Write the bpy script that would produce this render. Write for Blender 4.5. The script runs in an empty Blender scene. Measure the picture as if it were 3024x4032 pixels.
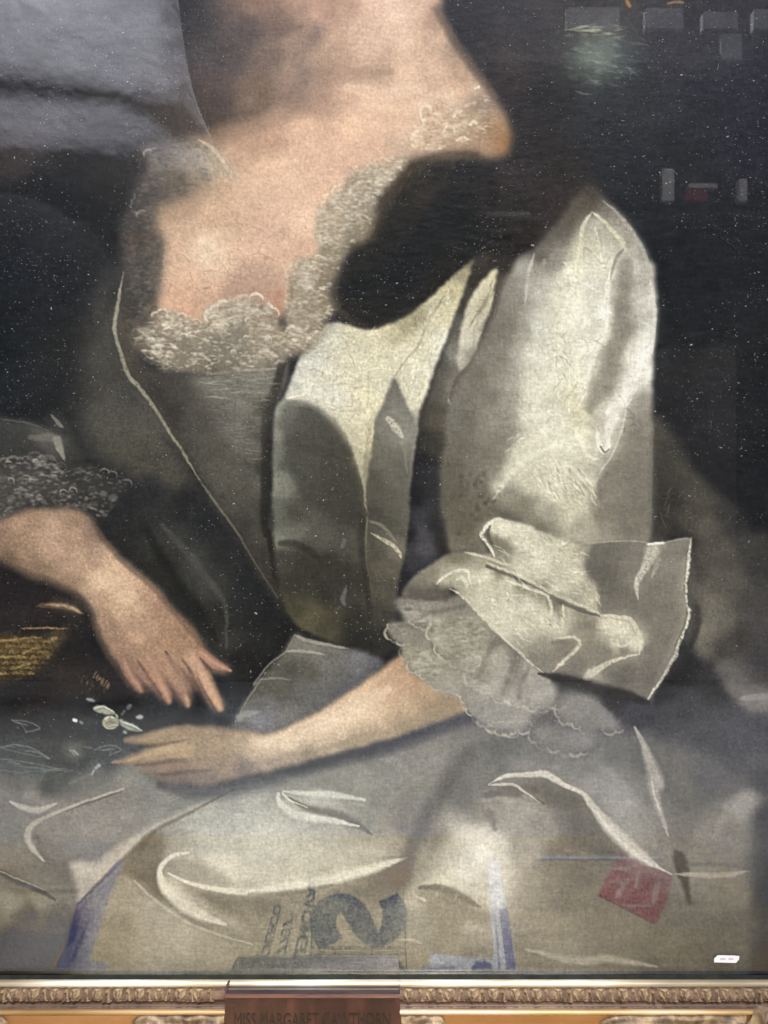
import bpy, bmesh, math, random
import numpy as np
from mathutils import Vector, Matrix

SC = bpy.context.scene
COL = SC.collection
R = math.radians

# ---------------------------------------------------------------- camera
K = 0.70 / 1659.0                  # metres per sketch unit on the canvas
CAM_H, CAM_D = 0.55, 0.6755        # camera height and distance from the canvas
def cx(u): return (u - 829.5) * K
def cz(v, p=0.0): return CAM_H - (v - 1106.0) * K * (CAM_D - p) / CAM_D
cam_data = bpy.data.cameras.new('camera'); cam = bpy.data.objects.new('camera', cam_data); COL.objects.link(cam)
cam_data.sensor_fit = 'VERTICAL'; cam_data.sensor_height = 36.0; cam_data.sensor_width = 27.0
cam_data.lens = 18.0 / (1106.0 * K / CAM_D)
cam_data.clip_start = 0.02; cam_data.clip_end = 100.0
cam.location = (0.0, -CAM_D, CAM_H); cam.rotation_euler = (R(90), 0, 0)
cam_data.dof.use_dof = True; cam_data.dof.focus_distance = CAM_D - 0.002; cam_data.dof.aperture_fstop = cam_data.lens / 1.5
SC.camera = cam

# ---------------------------------------------------------------- world, ceiling lamp and added fill lamps
world = bpy.data.worlds.new('World'); SC.world = world; world.use_nodes = True
bgn = world.node_tree.nodes['Background']; bgn.inputs[0].default_value = (.80, .86, 1.0, 1); bgn.inputs[1].default_value = .045
def aim(o, target):
    o.rotation_euler = (Vector(target) - Vector(o.location)).to_track_quat('-Z', 'Y').to_euler()
def area_lamp(name, loc, target, size, power, colour):
    d = bpy.data.lights.new(name, 'AREA'); d.shape = 'SQUARE'; d.size = size; d.energy = power; d.color = colour
    o = bpy.data.objects.new(name, d); COL.objects.link(o); o.location = loc; aim(o, target); return o
def spot_lamp(name, loc, target, angle, power, colour, blend=.5, radius=.08):
    d = bpy.data.lights.new(name, 'SPOT'); d.spot_size = R(angle); d.spot_blend = blend; d.shadow_soft_size = radius; d.energy = power; d.color = colour
    o = bpy.data.objects.new(name, d); COL.objects.link(o); o.location = loc; aim(o, target); return o
area_lamp('ceiling_lamp', (.35, -3.0, 3.7), (0, 0, .4), .9, 252, (1.0, 1.0, 1.0))
area_lamp('side_fill', (2.7, -1.75, 1.15), (0, 0, .30), .8, 42, (.99, 1.0, 1.0))  # unseen fill added at the right to even out the canvas light
spot_lamp('floor_fill', (.0, -.52, 2.3), (.0, -.32, 0), 28, 400, (1.0, .99, .97), 1.0, .10)  # added spot, brightens the mirrored floor and cardboard
spot_lamp('person_fill', (-.40, -.04, 1.66), (-.44, -.40, 1.14), 76, 105, (.97, .97, 1.0), .5)  # added unseen spot above the frame, there to brighten the mirrored jersey
spot_lamp('shelf_fill', (.75, -.25, 3.1), (.85, -1.75, 1.75), 44, 170, (.97, .97, 1.0))  # unseen spot put in to lift the bookcase boxes in the reflection
SC.view_settings.view_transform = 'Standard'; SC.view_settings.look = 'None'; SC.view_settings.gamma = 1.0; SC.view_settings.use_curve_mapping = False
SC.view_settings.exposure = 0.0
SC.render.engine = 'CYCLES'
SC.cycles.caustics_reflective = False; SC.cycles.caustics_refractive = False
SC.cycles.max_bounces = 6; SC.cycles.transparent_max_bounces = 12

# ---------------------------------------------------------------- helpers
def link(o, parent=None):
    COL.objects.link(o)
    if parent: o.parent = parent
    return o
def tag(o, label=None, cat=None, group=None, kind=None):
    for k, v in (('label', label), ('category', cat), ('group', group), ('kind', kind)):
        if v: o[k] = v
    return o
def empty(name, loc=(0, 0, 0)):
    o = bpy.data.objects.new(name, None); o.location = loc; o.empty_display_size = .05; return link(o)
def mesh_obj(name, verts, faces, mat, parent=None, smooth=False):
    me = bpy.data.meshes.new(name); me.from_pydata([tuple(v) for v in verts], [], faces); me.materials.append(mat)
    if smooth: me.polygons.foreach_set('use_smooth', [True] * len(me.polygons))
    me.update(); o = bpy.data.objects.new(name, me); return link(o, parent)
def bm_obj(name, bm, mat, parent=None, smooth=False):
    bmesh.ops.recalc_face_normals(bm, faces=bm.faces)
    me = bpy.data.meshes.new(name); bm.to_mesh(me); bm.free(); me.materials.append(mat)
    if smooth: me.polygons.foreach_set('use_smooth', [True] * len(me.polygons))
    o = bpy.data.objects.new(name, me); return link(o, parent)
def box_bm(x0, x1, y0, y1, z0, z1, bev=0.0, bm=None, seg=2):
    b = bmesh.new(); r = bmesh.ops.create_cube(b, size=1.0)
    for v in b.verts: v.co = Vector(((x0 + x1) / 2 + v.co.x * (x1 - x0), (y0 + y1) / 2 + v.co.y * (y1 - y0), (z0 + z1) / 2 + v.co.z * (z1 - z0)))
    if bev: bmesh.ops.bevel(b, geom=b.edges[:], offset=bev, segments=seg, affect='EDGES')
    if bm is None: return b
    me = bpy.data.meshes.new('t'); b.to_mesh(me); b.free(); bm.from_mesh(me); bpy.data.meshes.remove(me); return bm
def new_mat(name):
    m = bpy.data.materials.new(name); m.use_nodes = True; nt = m.node_tree
    return m, nt, nt.nodes['Principled BSDF']
def node(nt, kind, **kw):
    n = nt.nodes.new(kind)
    for k, v in kw.items():
        if k.startswith('i_'): n.inputs[k[2:].replace('_', ' ')].default_value = v
        else: setattr(n, k, v)
    return n
def ramp(nt, src, stops):
    n = nt.nodes.new('ShaderNodeValToRGB'); e = n.color_ramp.elements
    while len(e) < len(stops): e.new(.5)
    for i, (p, c) in enumerate(stops): e[i].position = p; e[i].color = (*c, 1) if len(c) == 3 else c
    nt.links.new(src, n.inputs[0]); return n
def srgb(h):
    return tuple((c / 12.92 if c <= .04045 else ((c + .055) / 1.055) ** 2.4) for c in (int(h[i:i + 2], 16) / 255 for i in (0, 2, 4)))
def noisy_mat(name, cols, scale=30, rough=.5, metal=0.0, spec=.4, bump=.0, bscale=200, detail=6, stretch=(1, 1, 1), dist=0.0, bdist=.001):
    """cols = list of (position, hex)"""
    m, nt, p = new_mat(name)
    tc = node(nt, 'ShaderNodeTexCoord'); mp = node(nt, 'ShaderNodeMapping'); mp.inputs['Scale'].default_value = stretch
    nt.links.new(tc.outputs['Object'], mp.inputs[0])
    n = node(nt, 'ShaderNodeTexNoise'); n.inputs['Scale'].default_value = scale; n.inputs['Detail'].default_value = detail; n.inputs['Distortion'].default_value = dist
    nt.links.new(mp.outputs[0], n.inputs['Vector'])
    r = ramp(nt, n.outputs[0], [(a, srgb(h)) for a, h in cols]); nt.links.new(r.outputs[0], p.inputs['Base Color'])
    p.inputs['Roughness'].default_value = rough; p.inputs['Metallic'].default_value = metal; p.inputs['Specular IOR Level'].default_value = spec
    if bump:
        n2 = node(nt, 'ShaderNodeTexNoise'); n2.inputs['Scale'].default_value = bscale; n2.inputs['Detail'].default_value = 4
        nt.links.new(mp.outputs[0], n2.inputs['Vector'])
        b = node(nt, 'ShaderNodeBump'); b.inputs['Strength'].default_value = bump; b.inputs['Distance'].default_value = bdist
        nt.links.new(n2.outputs[0], b.inputs['Height']); nt.links.new(b.outputs[0], p.inputs['Normal'])
    return m
def text_mesh(name, body, size, mat, parent, mtx, extrude=.0002, small=False, align='LEFT', width=None, bold=0.0):
    cu = bpy.data.curves.new(name, 'FONT'); cu.body = body; cu.size = size; cu.extrude = extrude; cu.align_x = align; cu.resolution_u = 3; cu.offset = bold * size
    if small:
        cu.small_caps_scale = .78; first = True
        for i, ch in enumerate(body):
            cu.body_format[i].use_small_caps = not first if ch != ' ' else False
            first = ch == ' '
    t = bpy.data.objects.new(name, cu); COL.objects.link(t)
    dg = bpy.context.evaluated_depsgraph_get(); dg.update()
    me = bpy.data.meshes.new_from_object(t.evaluated_get(dg)); me.name = name
    bpy.data.objects.remove(t); bpy.data.curves.remove(cu)
    if width:
        xs = [v.co.x for v in me.vertices]; k = width / (max(xs) - min(xs)); x0 = min(xs)
        for v in me.vertices: v.co.x = (v.co.x - x0) * k
    me.transform(mtx); me.materials.clear(); me.materials.append(mat)
    o = bpy.data.objects.new(name, me); return link(o, parent)

VEIL_U = [55, 370, 898, 1225, 1525, 1639]
VEIL_V = [0, 300, 700, 1100, 1300, 1420, 1460, 1500, 1540, 1580, 1620, 1680, 1740, 1800, 1816, 1860, 1920, 1980, 2040, 2080, 2126]
VEIL_T = [[[5,5,5],[5,5,5],[5,5,5],[5,5,5],[5,5,5],[5,5,5]],[[3,3,3],[3,3,3],[3,3,3],[3,3,3],[3,3,3],[3,3,3]],[[1,1,2],[1,1,2],[1,1,2],[1,1,2],[1,1,2],[1,1,2]],[[1,1,1],[1,1,1],[1,1,1],[1,1,1],[1,1,1],[1,1,1]],[[3,3,3],[2,2,2],[3,3,4],[3,3,3],[4,4,4],[3,3,3]],[[2,2,2],[2,2,2],[3,3,3],[3,3,3],[4,3,3],[2,2,2]],[[1,1,1],[2,2,2],[3,3,3],[3,3,3],[3,3,3],[2,2,2]],[[4,4,4],[5,5,5],[18,17,17],[21,21,21],[16,16,16],[14,14,14]],[[28,28,27],[28,28,27],[37,37,37],[30,30,28],[21,20,20],[18,18,18]],[[48,48,47],[61,60,58],[67,67,65],[36,36,34],[22,22,22],[20,20,20]],[[58,58,56],[61,60,60],[74,72,70],[47,45,45],[23,22,22],[22,21,21]],[[51,50,50],[67,67,65],[80,78,78],[54,53,53],[24,24,23],[21,21,21]],[[54,54,53],[95,93,91],[120,114,112],[66,64,63],[25,25,24],[21,21,20]],[[54,53,53],[122,112,100],[159,150,122],[100,93,80],[33,32,30],[27,27,25]],[[74,72,70],[156,125,80],[195,156,98],[130,106,65],[40,36,27],[28,27,26]],[[84,84,82],[181,144,84],[212,165,98],[156,125,72],[53,42,26],[31,30,28]],[[91,89,89],[191,150,89],[216,168,100],[159,125,72],[74,58,33],[39,37,32]],[[105,102,100],[205,162,95],[209,165,98],[162,125,72],[93,74,42],[62,50,30]],[[102,100,98],[198,153,91],[198,156,93],[162,127,72],[107,84,48],[71,57,33]],[[95,93,91],[188,147,89],[198,159,102],[165,130,77],[120,93,56],[82,65,40]],[[95,91,89],[184,147,89],[198,159,105],[165,130,78],[117,93,56],[82,66,40]]]
GAIN = 1.02
# ---------------------------------------------------------------- the oil paint (pigment, relief, areas)
# The canvas is painted stroke by stroke with numpy: areas of blended pigment, brush strokes, lace, cracks.
TILES = dict(A=(0, 0), B=(1000, 0), C=(1924, 0), D=(0, 1000), E=(1000, 1000), F=(1924, 1000),
             G=(0, 2000), H=(1000, 2000), I=(1924, 2000), J=(0, 2932), K=(1000, 2932), L=(1924, 2932), M=(0, 2756, .625), N=(1512, 2016, .5))
U0, V0, U1, V1 = -84.0, -60.0, 1743.0, 2126.0   # painted area in sketch units
STEP = 2.0                         # one paint cell is two sketch units
PW, PH = int((U1 - U0) / STEP) + 1, int((V1 - V0) / STEP) + 1
rng = np.random.default_rng(7)

def pts(s):
    out = []; ox = oy = 0.0; k = 1.0
    for t in s.split():
        if t in TILES:
            ox, oy = TILES[t][0] * .548611, TILES[t][1] * .548611; k = TILES[t][2] if len(TILES[t]) > 2 else .363763
        elif t == 'U':
            ox = oy = 0.0; k = 1.0
        else:
            f = t.split(',')
            p = [ox + k * float(f[0]), oy + k * float(f[1])]
            if len(f) > 2: p.append(f[2])
            out.append(p)
    return out
def hexc(h): return np.array([int(h[i:i + 2], 16) / 255.0 for i in (0, 2, 4)])
def spline(P, closed=False, n=8):
    P = np.asarray(P, float)
    if len(P) < 3 and not closed: 
        t = np.linspace(0, 1, n * 2)[:, None]; return P[0] * (1 - t) + P[-1] * t
    if closed: Q = np.vstack([P[-1], P, P[0], P[1]])
    else: Q = np.vstack([2 * P[0] - P[1], P, 2 * P[-1] - P[-2]])
    t = np.linspace(0, 1, n, endpoint=False)[:, None]; out = []
    for i in range(len(Q) - 3):
        a, b, c, d = Q[i:i + 4]
        out.append(.5 * (2 * b + (c - a) * t + (2 * a - 5 * b + 4 * c - d) * t ** 2 + (3 * b - a - 3 * c + d) * t ** 3))
    if not closed: out.append(Q[-2:-1])
    return np.vstack(out)
def box1(a, r, ax):
    if r < 1: return a
    pad = [(0, 0)] * a.ndim; pad[ax] = (r + 1, r)
    c = np.cumsum(np.pad(a, pad, mode='edge'), axis=ax)
    n = a.shape[ax]
    hi = np.take(c, np.arange(2 * r + 1, 2 * r + 1 + n), axis=ax); lo = np.take(c, np.arange(0, n), axis=ax)
    return (hi - lo) / (2 * r + 1)
def blur(a, s, s2=None):
    """soft blur; s, s2 = sigma in cells along y and x"""
    s2 = s if s2 is None else s2
    for ax, q in ((0, s), (1, s2)):
        if q < .35: continue
        if q < 1.0:
            w = np.exp(-.5 / (q * q)); pad = [(0, 0)] * a.ndim; pad[ax] = (1, 1)
            b = np.pad(a, pad, mode='edge'); n = a.shape[ax]
            a = (np.take(b, np.arange(1, n + 1), ax) + w * (np.take(b, np.arange(0, n), ax) + np.take(b, np.arange(2, n + 2), ax))) / (1 + 2 * w)
        else:
            r = max(1, int(round((math.sqrt(4 * q * q + 1) - 1) / 2)))
            for _ in range(3): a = box1(a, r, ax)
    return a
def noise(s, s2=None, seed=None):
    g = np.random.default_rng(seed if seed is not None else int(rng.integers(1 << 30)))
    a = blur(g.standard_normal((PH, PW)), s, s2)
    return a / (a.std() + 1e-9)
YY, XX = np.mgrid[0:PH, 0:PW].astype(np.float32)
UU, VV = XX * STEP + U0, YY * STEP + V0
IMG = np.zeros((PH, PW, 3)); HGT = np.zeros((PH, PW)); LAB = np.zeros((PH, PW), np.int32)
PARTS = ['painted_background']
WARPX, WARPY = noise(7, 7, 11) * .35 + noise(1.5, 1.5, 12) * .30, noise(7, 7, 13) * .35 + noise(1.5, 1.5, 14) * .30
FINE = noise(.7, .7, 21)

def worley(cell, seed, jit=.9, sx=1.0, warp=3.0, full=False):
    g = np.random.default_rng(seed); X = (UU - U0 + 40 + WARPX * warp + blur(WARPX, 3) * 2 * warp) / cell / sx; Y = (VV - V0 + 40 + WARPY * warp + blur(WARPY, 3) * 2 * warp) / cell
    nx, ny = int(X.max()) + 6, int(Y.max()) + 6; jx = g.uniform(.5 - jit / 2, .5 + jit / 2, (ny, nx)); jy = g.uniform(.5 - jit / 2, .5 + jit / 2, (ny, nx)); rr = g.random((ny, nx))
    ix, iy = np.floor(X).astype(int), np.floor(Y).astype(int); f1 = np.full(X.shape, 9.0); f2 = np.full(X.shape, 9.0); rid = np.zeros(X.shape); offy = np.zeros(X.shape)
    for oy in (-1, 0, 1):
        for ox in (-1, 0, 1):
            cx_, cy_ = np.clip(ix + ox + 1, 0, nx - 1), np.clip(iy + oy + 1, 0, ny - 1)
            ey = iy + oy + jy[cy_, cx_] - Y; d = np.hypot(ix + ox + jx[cy_, cx_] - X, ey); k = d < f1
            f2 = np.where(k, f1, np.minimum(f2, d)); f1 = np.where(k, d, f1); rid = np.where(k, rr[cy_, cx_], rid); offy = np.where(k, ey, offy)
    return (f1, f2, rid, offy) if full else (f1, f2, rid)
def lace_ground(cell, seed):
    """overlapping little scalloped frills: each a soft dome, lighter on its upper rim, dark in the crease below"""
    f1, f2, r, oy = worley(cell, seed, 1.0, 1.25, 3.2, True)
    dome = np.clip(1 - (f1 / .62) ** 2, 0, 1); rim = np.exp(-((f1 - .46) / .10) ** 2) * np.clip(.3 + oy * 2.2, 0, 1.3)
    return (dome * (.15 + .9 * oy) + .8 * rim - .55 * np.exp(-((f2 - f1) / .10) ** 2)) * (.25 + 1.1 * r) + (r - .5) * .45
LACE_T = blur(lace_ground(34.0, 301), .9) * .75 + blur(lace_ground(15.0, 302), .6) * .55 + .40 * noise(.9, 1.1, 303) + .30 * noise(6, 6, 304)
def fillpoly(P, pad):
    """anti-aliased coverage of a closed polygon (in cells), edges ragged like a brush's"""
    P = (np.asarray(P) - (U0, V0)) / STEP
    x0, y0 = np.floor(P.min(0)).astype(int) - pad; x1, y1 = np.ceil(P.max(0)).astype(int) + pad
    x0, y0, x1, y1 = max(0, x0), max(0, y0), min(PW, x1), min(PH, y1)
    if x1 <= x0 or y1 <= y0: return None, None
    h, w = y1 - y0, x1 - x0; m = np.zeros((h, w), np.float32)
    a = P; b = np.roll(P, -1, 0); SS = 2
    for sy in range(SS):
        for i in range(h):
            y = y0 + i + (sy + .5) / SS - .5
            k = ((a[:, 1] <= y) & (b[:, 1] > y)) | ((b[:, 1] <= y) & (a[:, 1] > y))
            if not k.any(): continue
            xs = np.sort(a[k, 0] + (y - a[k, 1]) / (b[k, 1] - a[k, 1]) * (b[k, 0] - a[k, 0])) - x0
            for s, e in zip(xs[0::2], xs[1::2]):
                c = np.clip(np.minimum(np.arange(w) + .5, e) - np.maximum(np.arange(w) - .5, s), 0, 1); m[i] += c / SS
    return np.clip(m, 0, 1), (slice(y0, y1), slice(x0, x1))
def warp(m, sl, k):
    if k <= 0: return m
    yy = np.clip(np.round(np.arange(m.shape[0])[:, None] + WARPY[sl] * k).astype(int), 0, m.shape[0] - 1)
    xx = np.clip(np.round(np.arange(m.shape[1])[None, :] + WARPX[sl] * k).astype(int), 0, m.shape[1] - 1)
    return m[yy, xx]
def field(cp, sl, eps=14.0, pw=2.0):
    """pigment blended between dabs"""
    y0, y1, x0, x1 = sl[0].start, sl[0].stop, sl[1].start, sl[1].stop
    g = 5; ys = np.arange(y0, y1 + g, g); xs = np.arange(x0, x1 + g, g)
    X, Y = np.meshgrid(xs * STEP + U0, ys * STEP + V0)
    num = np.zeros(X.shape + (3,)); den = np.zeros(X.shape)
    for p in cp:
        w = 1.0 / ((X - p[0]) ** 2 + (Y - p[1]) ** 2 + eps * eps) ** pw
        num += w[..., None] * hexc(p[2]); den += w
    c = num / den[..., None]
    fy = (np.arange(y0, y1) - y0) / g; fx = (np.arange(x0, x1) - x0) / g
    iy = fy.astype(int); ix = fx.astype(int); ty = (fy - iy)[:, None, None]; tx = (fx - ix)[None, :, None]
    a = c[iy][:, ix] * (1 - tx) + c[iy][:, ix + 1] * tx; b = c[iy + 1][:, ix] * (1 - tx) + c[iy + 1][:, ix + 1] * tx
    return a * (1 - ty) + b * ty
def area(poly, cols, edge=2.0, part=None, eps=14.0, rag=1.0, a=1.0, smooth=True, lift=0.0, grain=.012, pw=2.0):
    """an area of blended pigment; edge = softness in sketch units"""
    P = np.array([p[:2] for p in pts(poly)]); P = spline(P, True, 6) if smooth else P
    m, sl = fillpoly(P, int(edge / STEP * 3) + 4)
    if m is None: return
    m = blur(warp(m, sl, rag), edge / STEP)
    if part:
        if part not in PARTS: PARTS.append(part)
        LAB[sl][m > .5] = PARTS.index(part)
    cp = pts(cols) if ',' in cols else [[0, 0, cols]]
    c = field(cp, sl, eps, pw) if len(cp) > 1 else np.broadcast_to(hexc(cp[0][2]), m.shape + (3,))
    if grain: c = c * (1 + grain * FINE[sl][..., None])
    m = (m * a)[..., None]
    IMG[sl] = IMG[sl] * (1 - m) + c * m
    if lift: HGT[sl] += m[..., 0] * lift
def stroke(path, col, w, soft=.5, a=1.0, bristle=.25, lift=.25, part=None, smooth=True, taper=0.0, col2=None, rag=1.0, broken=0.0, halo=True):
    """one brush stroke along a path; w = width(s) in sketch units"""
    P = np.array([p[:2] for p in (pts(path) if isinstance(path, str) else path)])
    Q = spline(P, False, 10) if smooth and len(P) > 2 else spline(P[[0, -1]] if len(P) == 2 else P, False, 10)
    if halo and soft <= 1.0 and lift > .2 and np.max(w) >= 5: stroke(P, col, np.asarray(w) * 3.4 + 6, 1.7, a * .20, 0, 0, smooth=smooth, taper=.25, col2=col2, rag=rag, halo=False)
    if lift > .2 and not taper: taper = .10
    if lift >= .4 and halo: soft, rag, broken = max(soft, .85), max(rag, 1.7), broken or .38      # dry, broken touches
    ww = np.atleast_1d(np.asarray(w, float)); n = len(Q)
    W = np.interp(np.linspace(0, 1, n), np.linspace(0, 1, len(ww)), ww) if len(ww) > 1 else np.full(n, ww[0])
    if taper: 
        t = np.linspace(0, 1, n); W = W * np.clip(np.minimum(t, 1 - t) / taper, .15, 1)
    pad = W.max() * (1 + soft) + 8
    x0, y0 = np.floor((Q.min(0) - pad - (U0, V0)) / STEP).astype(int); x1, y1 = np.ceil((Q.max(0) + pad - (U0, V0)) / STEP).astype(int)
    x0, y0, x1, y1 = max(0, x0), max(0, y0), min(PW, x1), min(PH, y1)
    if x1 <= x0 or y1 <= y0: return
    sl = (slice(y0, y1), slice(x0, x1))
    X = UU[sl] + WARPX[sl] * rag * 1.2; Y = VV[sl] + WARPY[sl] * rag * 1.2
    best = np.full(X.shape, 1e9); side = np.zeros(X.shape); along = np.zeros(X.shape); wid = np.full(X.shape, 1.0); L = 0.0
    for i in range(n - 1):
        ax, ay = Q[i]; dx, dy = Q[i + 1] - Q[i]; l2 = dx * dx + dy * dy + 1e-9
        t = np.clip(((X - ax) * dx + (Y - ay) * dy) / l2, 0, 1)
        ex, ey = X - ax - t * dx, Y - ay - t * dy; d = np.sqrt(ex * ex + ey * ey)
        wl = np.maximum(.8, (W[i] * (1 - t) + W[i + 1] * t) * .5); q = d / wl
        k = q < best
        best[k] = q[k]; side[k] = (np.sign(dx * ey - dy * ex) * q)[k]; along[k] = (L + t * math.sqrt(l2))[k]; wid[k] = wl[k]
        L += math.sqrt(l2)
    sf = np.maximum(soft * 1.25, STEP * 1.1 / wid)
    m = np.clip((1 + sf * .5 - best) / sf, 0, 1); m = m * m * (3 - 2 * m)
    br = np.interp(side.ravel() * 6 + 3 * np.sin(along.ravel() / 60), np.arange(-20, 21), np.random.default_rng(len(path) + n).uniform(-1, 1, 41)).reshape(m.shape)
    br = .5 * br + .30 * FINE[sl]
    lum = 1 + bristle * .16 * br
    if broken: m = m * np.clip(1 - broken * (.5 + .6 * br + .5 * FINE[sl]), 0, 1)
    c = hexc(col)[None, None] * np.ones(m.shape + (1,))
    if col2:
        t = np.clip(along / max(L, 1), 0, 1)[..., None]; c = c * (1 - t) + hexc(col2) * t
    c = c * lum[..., None]; m = m * a
    IMG[sl] = IMG[sl] * (1 - m[..., None]) + c * m[..., None]
    HGT[sl] += m * lift * (1 + bristle * 1.6 * br)
    if part:
        if part not in PARTS: PARTS.append(part)
        LAB[sl][m > .5] = PARTS.index(part)
def inside(P, n, seed):
    P = np.array([p[:2] for p in pts(P)]); P = spline(P, True, 6); g = np.random.default_rng(seed); out = []
    lo, hi = P.min(0), P.max(0)
    while len(out) < n:
        q = lo + g.random(2) * (hi - lo); a, b = P, np.roll(P, -1, 0)
        k = ((a[:, 1] <= q[1]) != (b[:, 1] <= q[1]))
        if (a[k, 0] + (q[1] - a[k, 1]) / (b[k, 1] - a[k, 1]) * (b[k, 0] - a[k, 0]) > q[0]).sum() % 2: out.append(q)
    return out, g
def lace(poly, n, light, dark, size=16, seed=1, a=.55, lift=.35):
    """painted lace: thin mottled ground, soft round dabs laid over one another, a few bright curled rims and holes"""
    P = spline(np.array([p[:2] for p in pts(poly)]), True, 6); m, sl = fillpoly(P, 6); m = blur(warp(m, sl, 2.5), 2.5)
    t = LACE_T[sl] * m; k = np.clip(t, -1.2, 1.5)[..., None] * a
    IMG[sl] = np.where(k > 0, IMG[sl] + (hexc(light) - IMG[sl]) * np.clip(k * .85, 0, 1), IMG[sl] + (hexc(dark) - IMG[sl]) * np.clip(-k * .75, 0, 1))
    HGT[sl] += t * lift * .6
    C, g = inside(poly, max(3, int(n * .16)), seed)
    for i, (x, y) in enumerate(C):
        r = size * g.uniform(.45, 1.05); al = a * g.uniform(.25, 1.0); u = g.random()
        if u < .62:                                   # a dab with a darker rim below
            q = np.array([[x - r * .25, y], [x, y - r * .1], [x + r * .25, y]])
            stroke(q + (0, r * .28), dark, r * 1.5, 1.3, al * .45, .2, 0, rag=2.0, halo=False); stroke(q, light, r * 1.25, 1.1, al * .62, .5, lift * .4 * al, rag=2.0, halo=False)
        if u < .20:                                   # a curled bright rim
            th = g.uniform(2.9, 3.9) + np.linspace(0, g.uniform(1.6, 3.2), 7); q = np.stack([x + r * .7 * np.cos(th), y + r * .55 * np.sin(th)], 1)
            stroke(q, light, g.uniform(2.0, 3.6), 1.0, min(1, al * 1.3), .5, lift, rag=2.4, halo=False, taper=.3, broken=.3)
        elif u > .85:
            q = np.array([[x - r * .2, y], [x, y + r * .15], [x + r * .2, y]]); stroke(q, dark, r * g.uniform(.3, .6), 1.0, al * .8, .2, -.1, rag=1.6, halo=False)
def scallop(path, r, col, a=.8, w=4.5, seed=3, out=1):
    """a scalloped lace edge: a row of small arcs along a path"""
    Q = spline(np.array([p[:2] for p in pts(path)]), False, 14); g = np.random.default_rng(seed)
    d = np.r_[0, np.cumsum(np.hypot(*np.diff(Q, axis=0).T))]; s = 0.0
    while s < d[-1] - r:
        rr = r * g.uniform(.6, 1.7); i = np.interp(s + rr, d, np.arange(len(d))); j = int(min(i, len(Q) - 2))
        c = Q[j]; t = Q[j + 1] - Q[j]; t /= np.hypot(*t) + 1e-9; nn = np.array([t[1], -t[0]]) * out
        th = np.linspace(-1.45, 1.45, 7)[:, None]
        stroke(c + rr * (np.sin(th) * t + np.cos(th) * nn * .8), col, w * g.uniform(.6, 1.5), 1.0, a * g.uniform(.12, 1), .5, .35, rag=1.2, halo=False, taper=.25)
        s += rr * 1.75
def scumble(poly, n, col, L, ang, w=3, a=.4, spread=.25, seed=5, lift=.25, edge=0):
    """many short parallel dry-brush strokes"""
    C, g = inside(poly, n, seed)
    for x, y in C:
        th = math.radians(ang) + g.normal() * spread; l = L * g.uniform(.4, 1.2) * .32; bend = g.normal() * .12 * l
        dx, dy = math.cos(th) * l, math.sin(th) * l
        stroke(np.array([[x - dx, y - dy], [x - dy / l * bend, y + dx / l * bend], [x + dx, y + dy]]), col, w * g.uniform(.7, 1.8), 1.0, a * .8 * g.uniform(.25, 1), .3, lift, taper=.4, rag=.8, halo=False)
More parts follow.
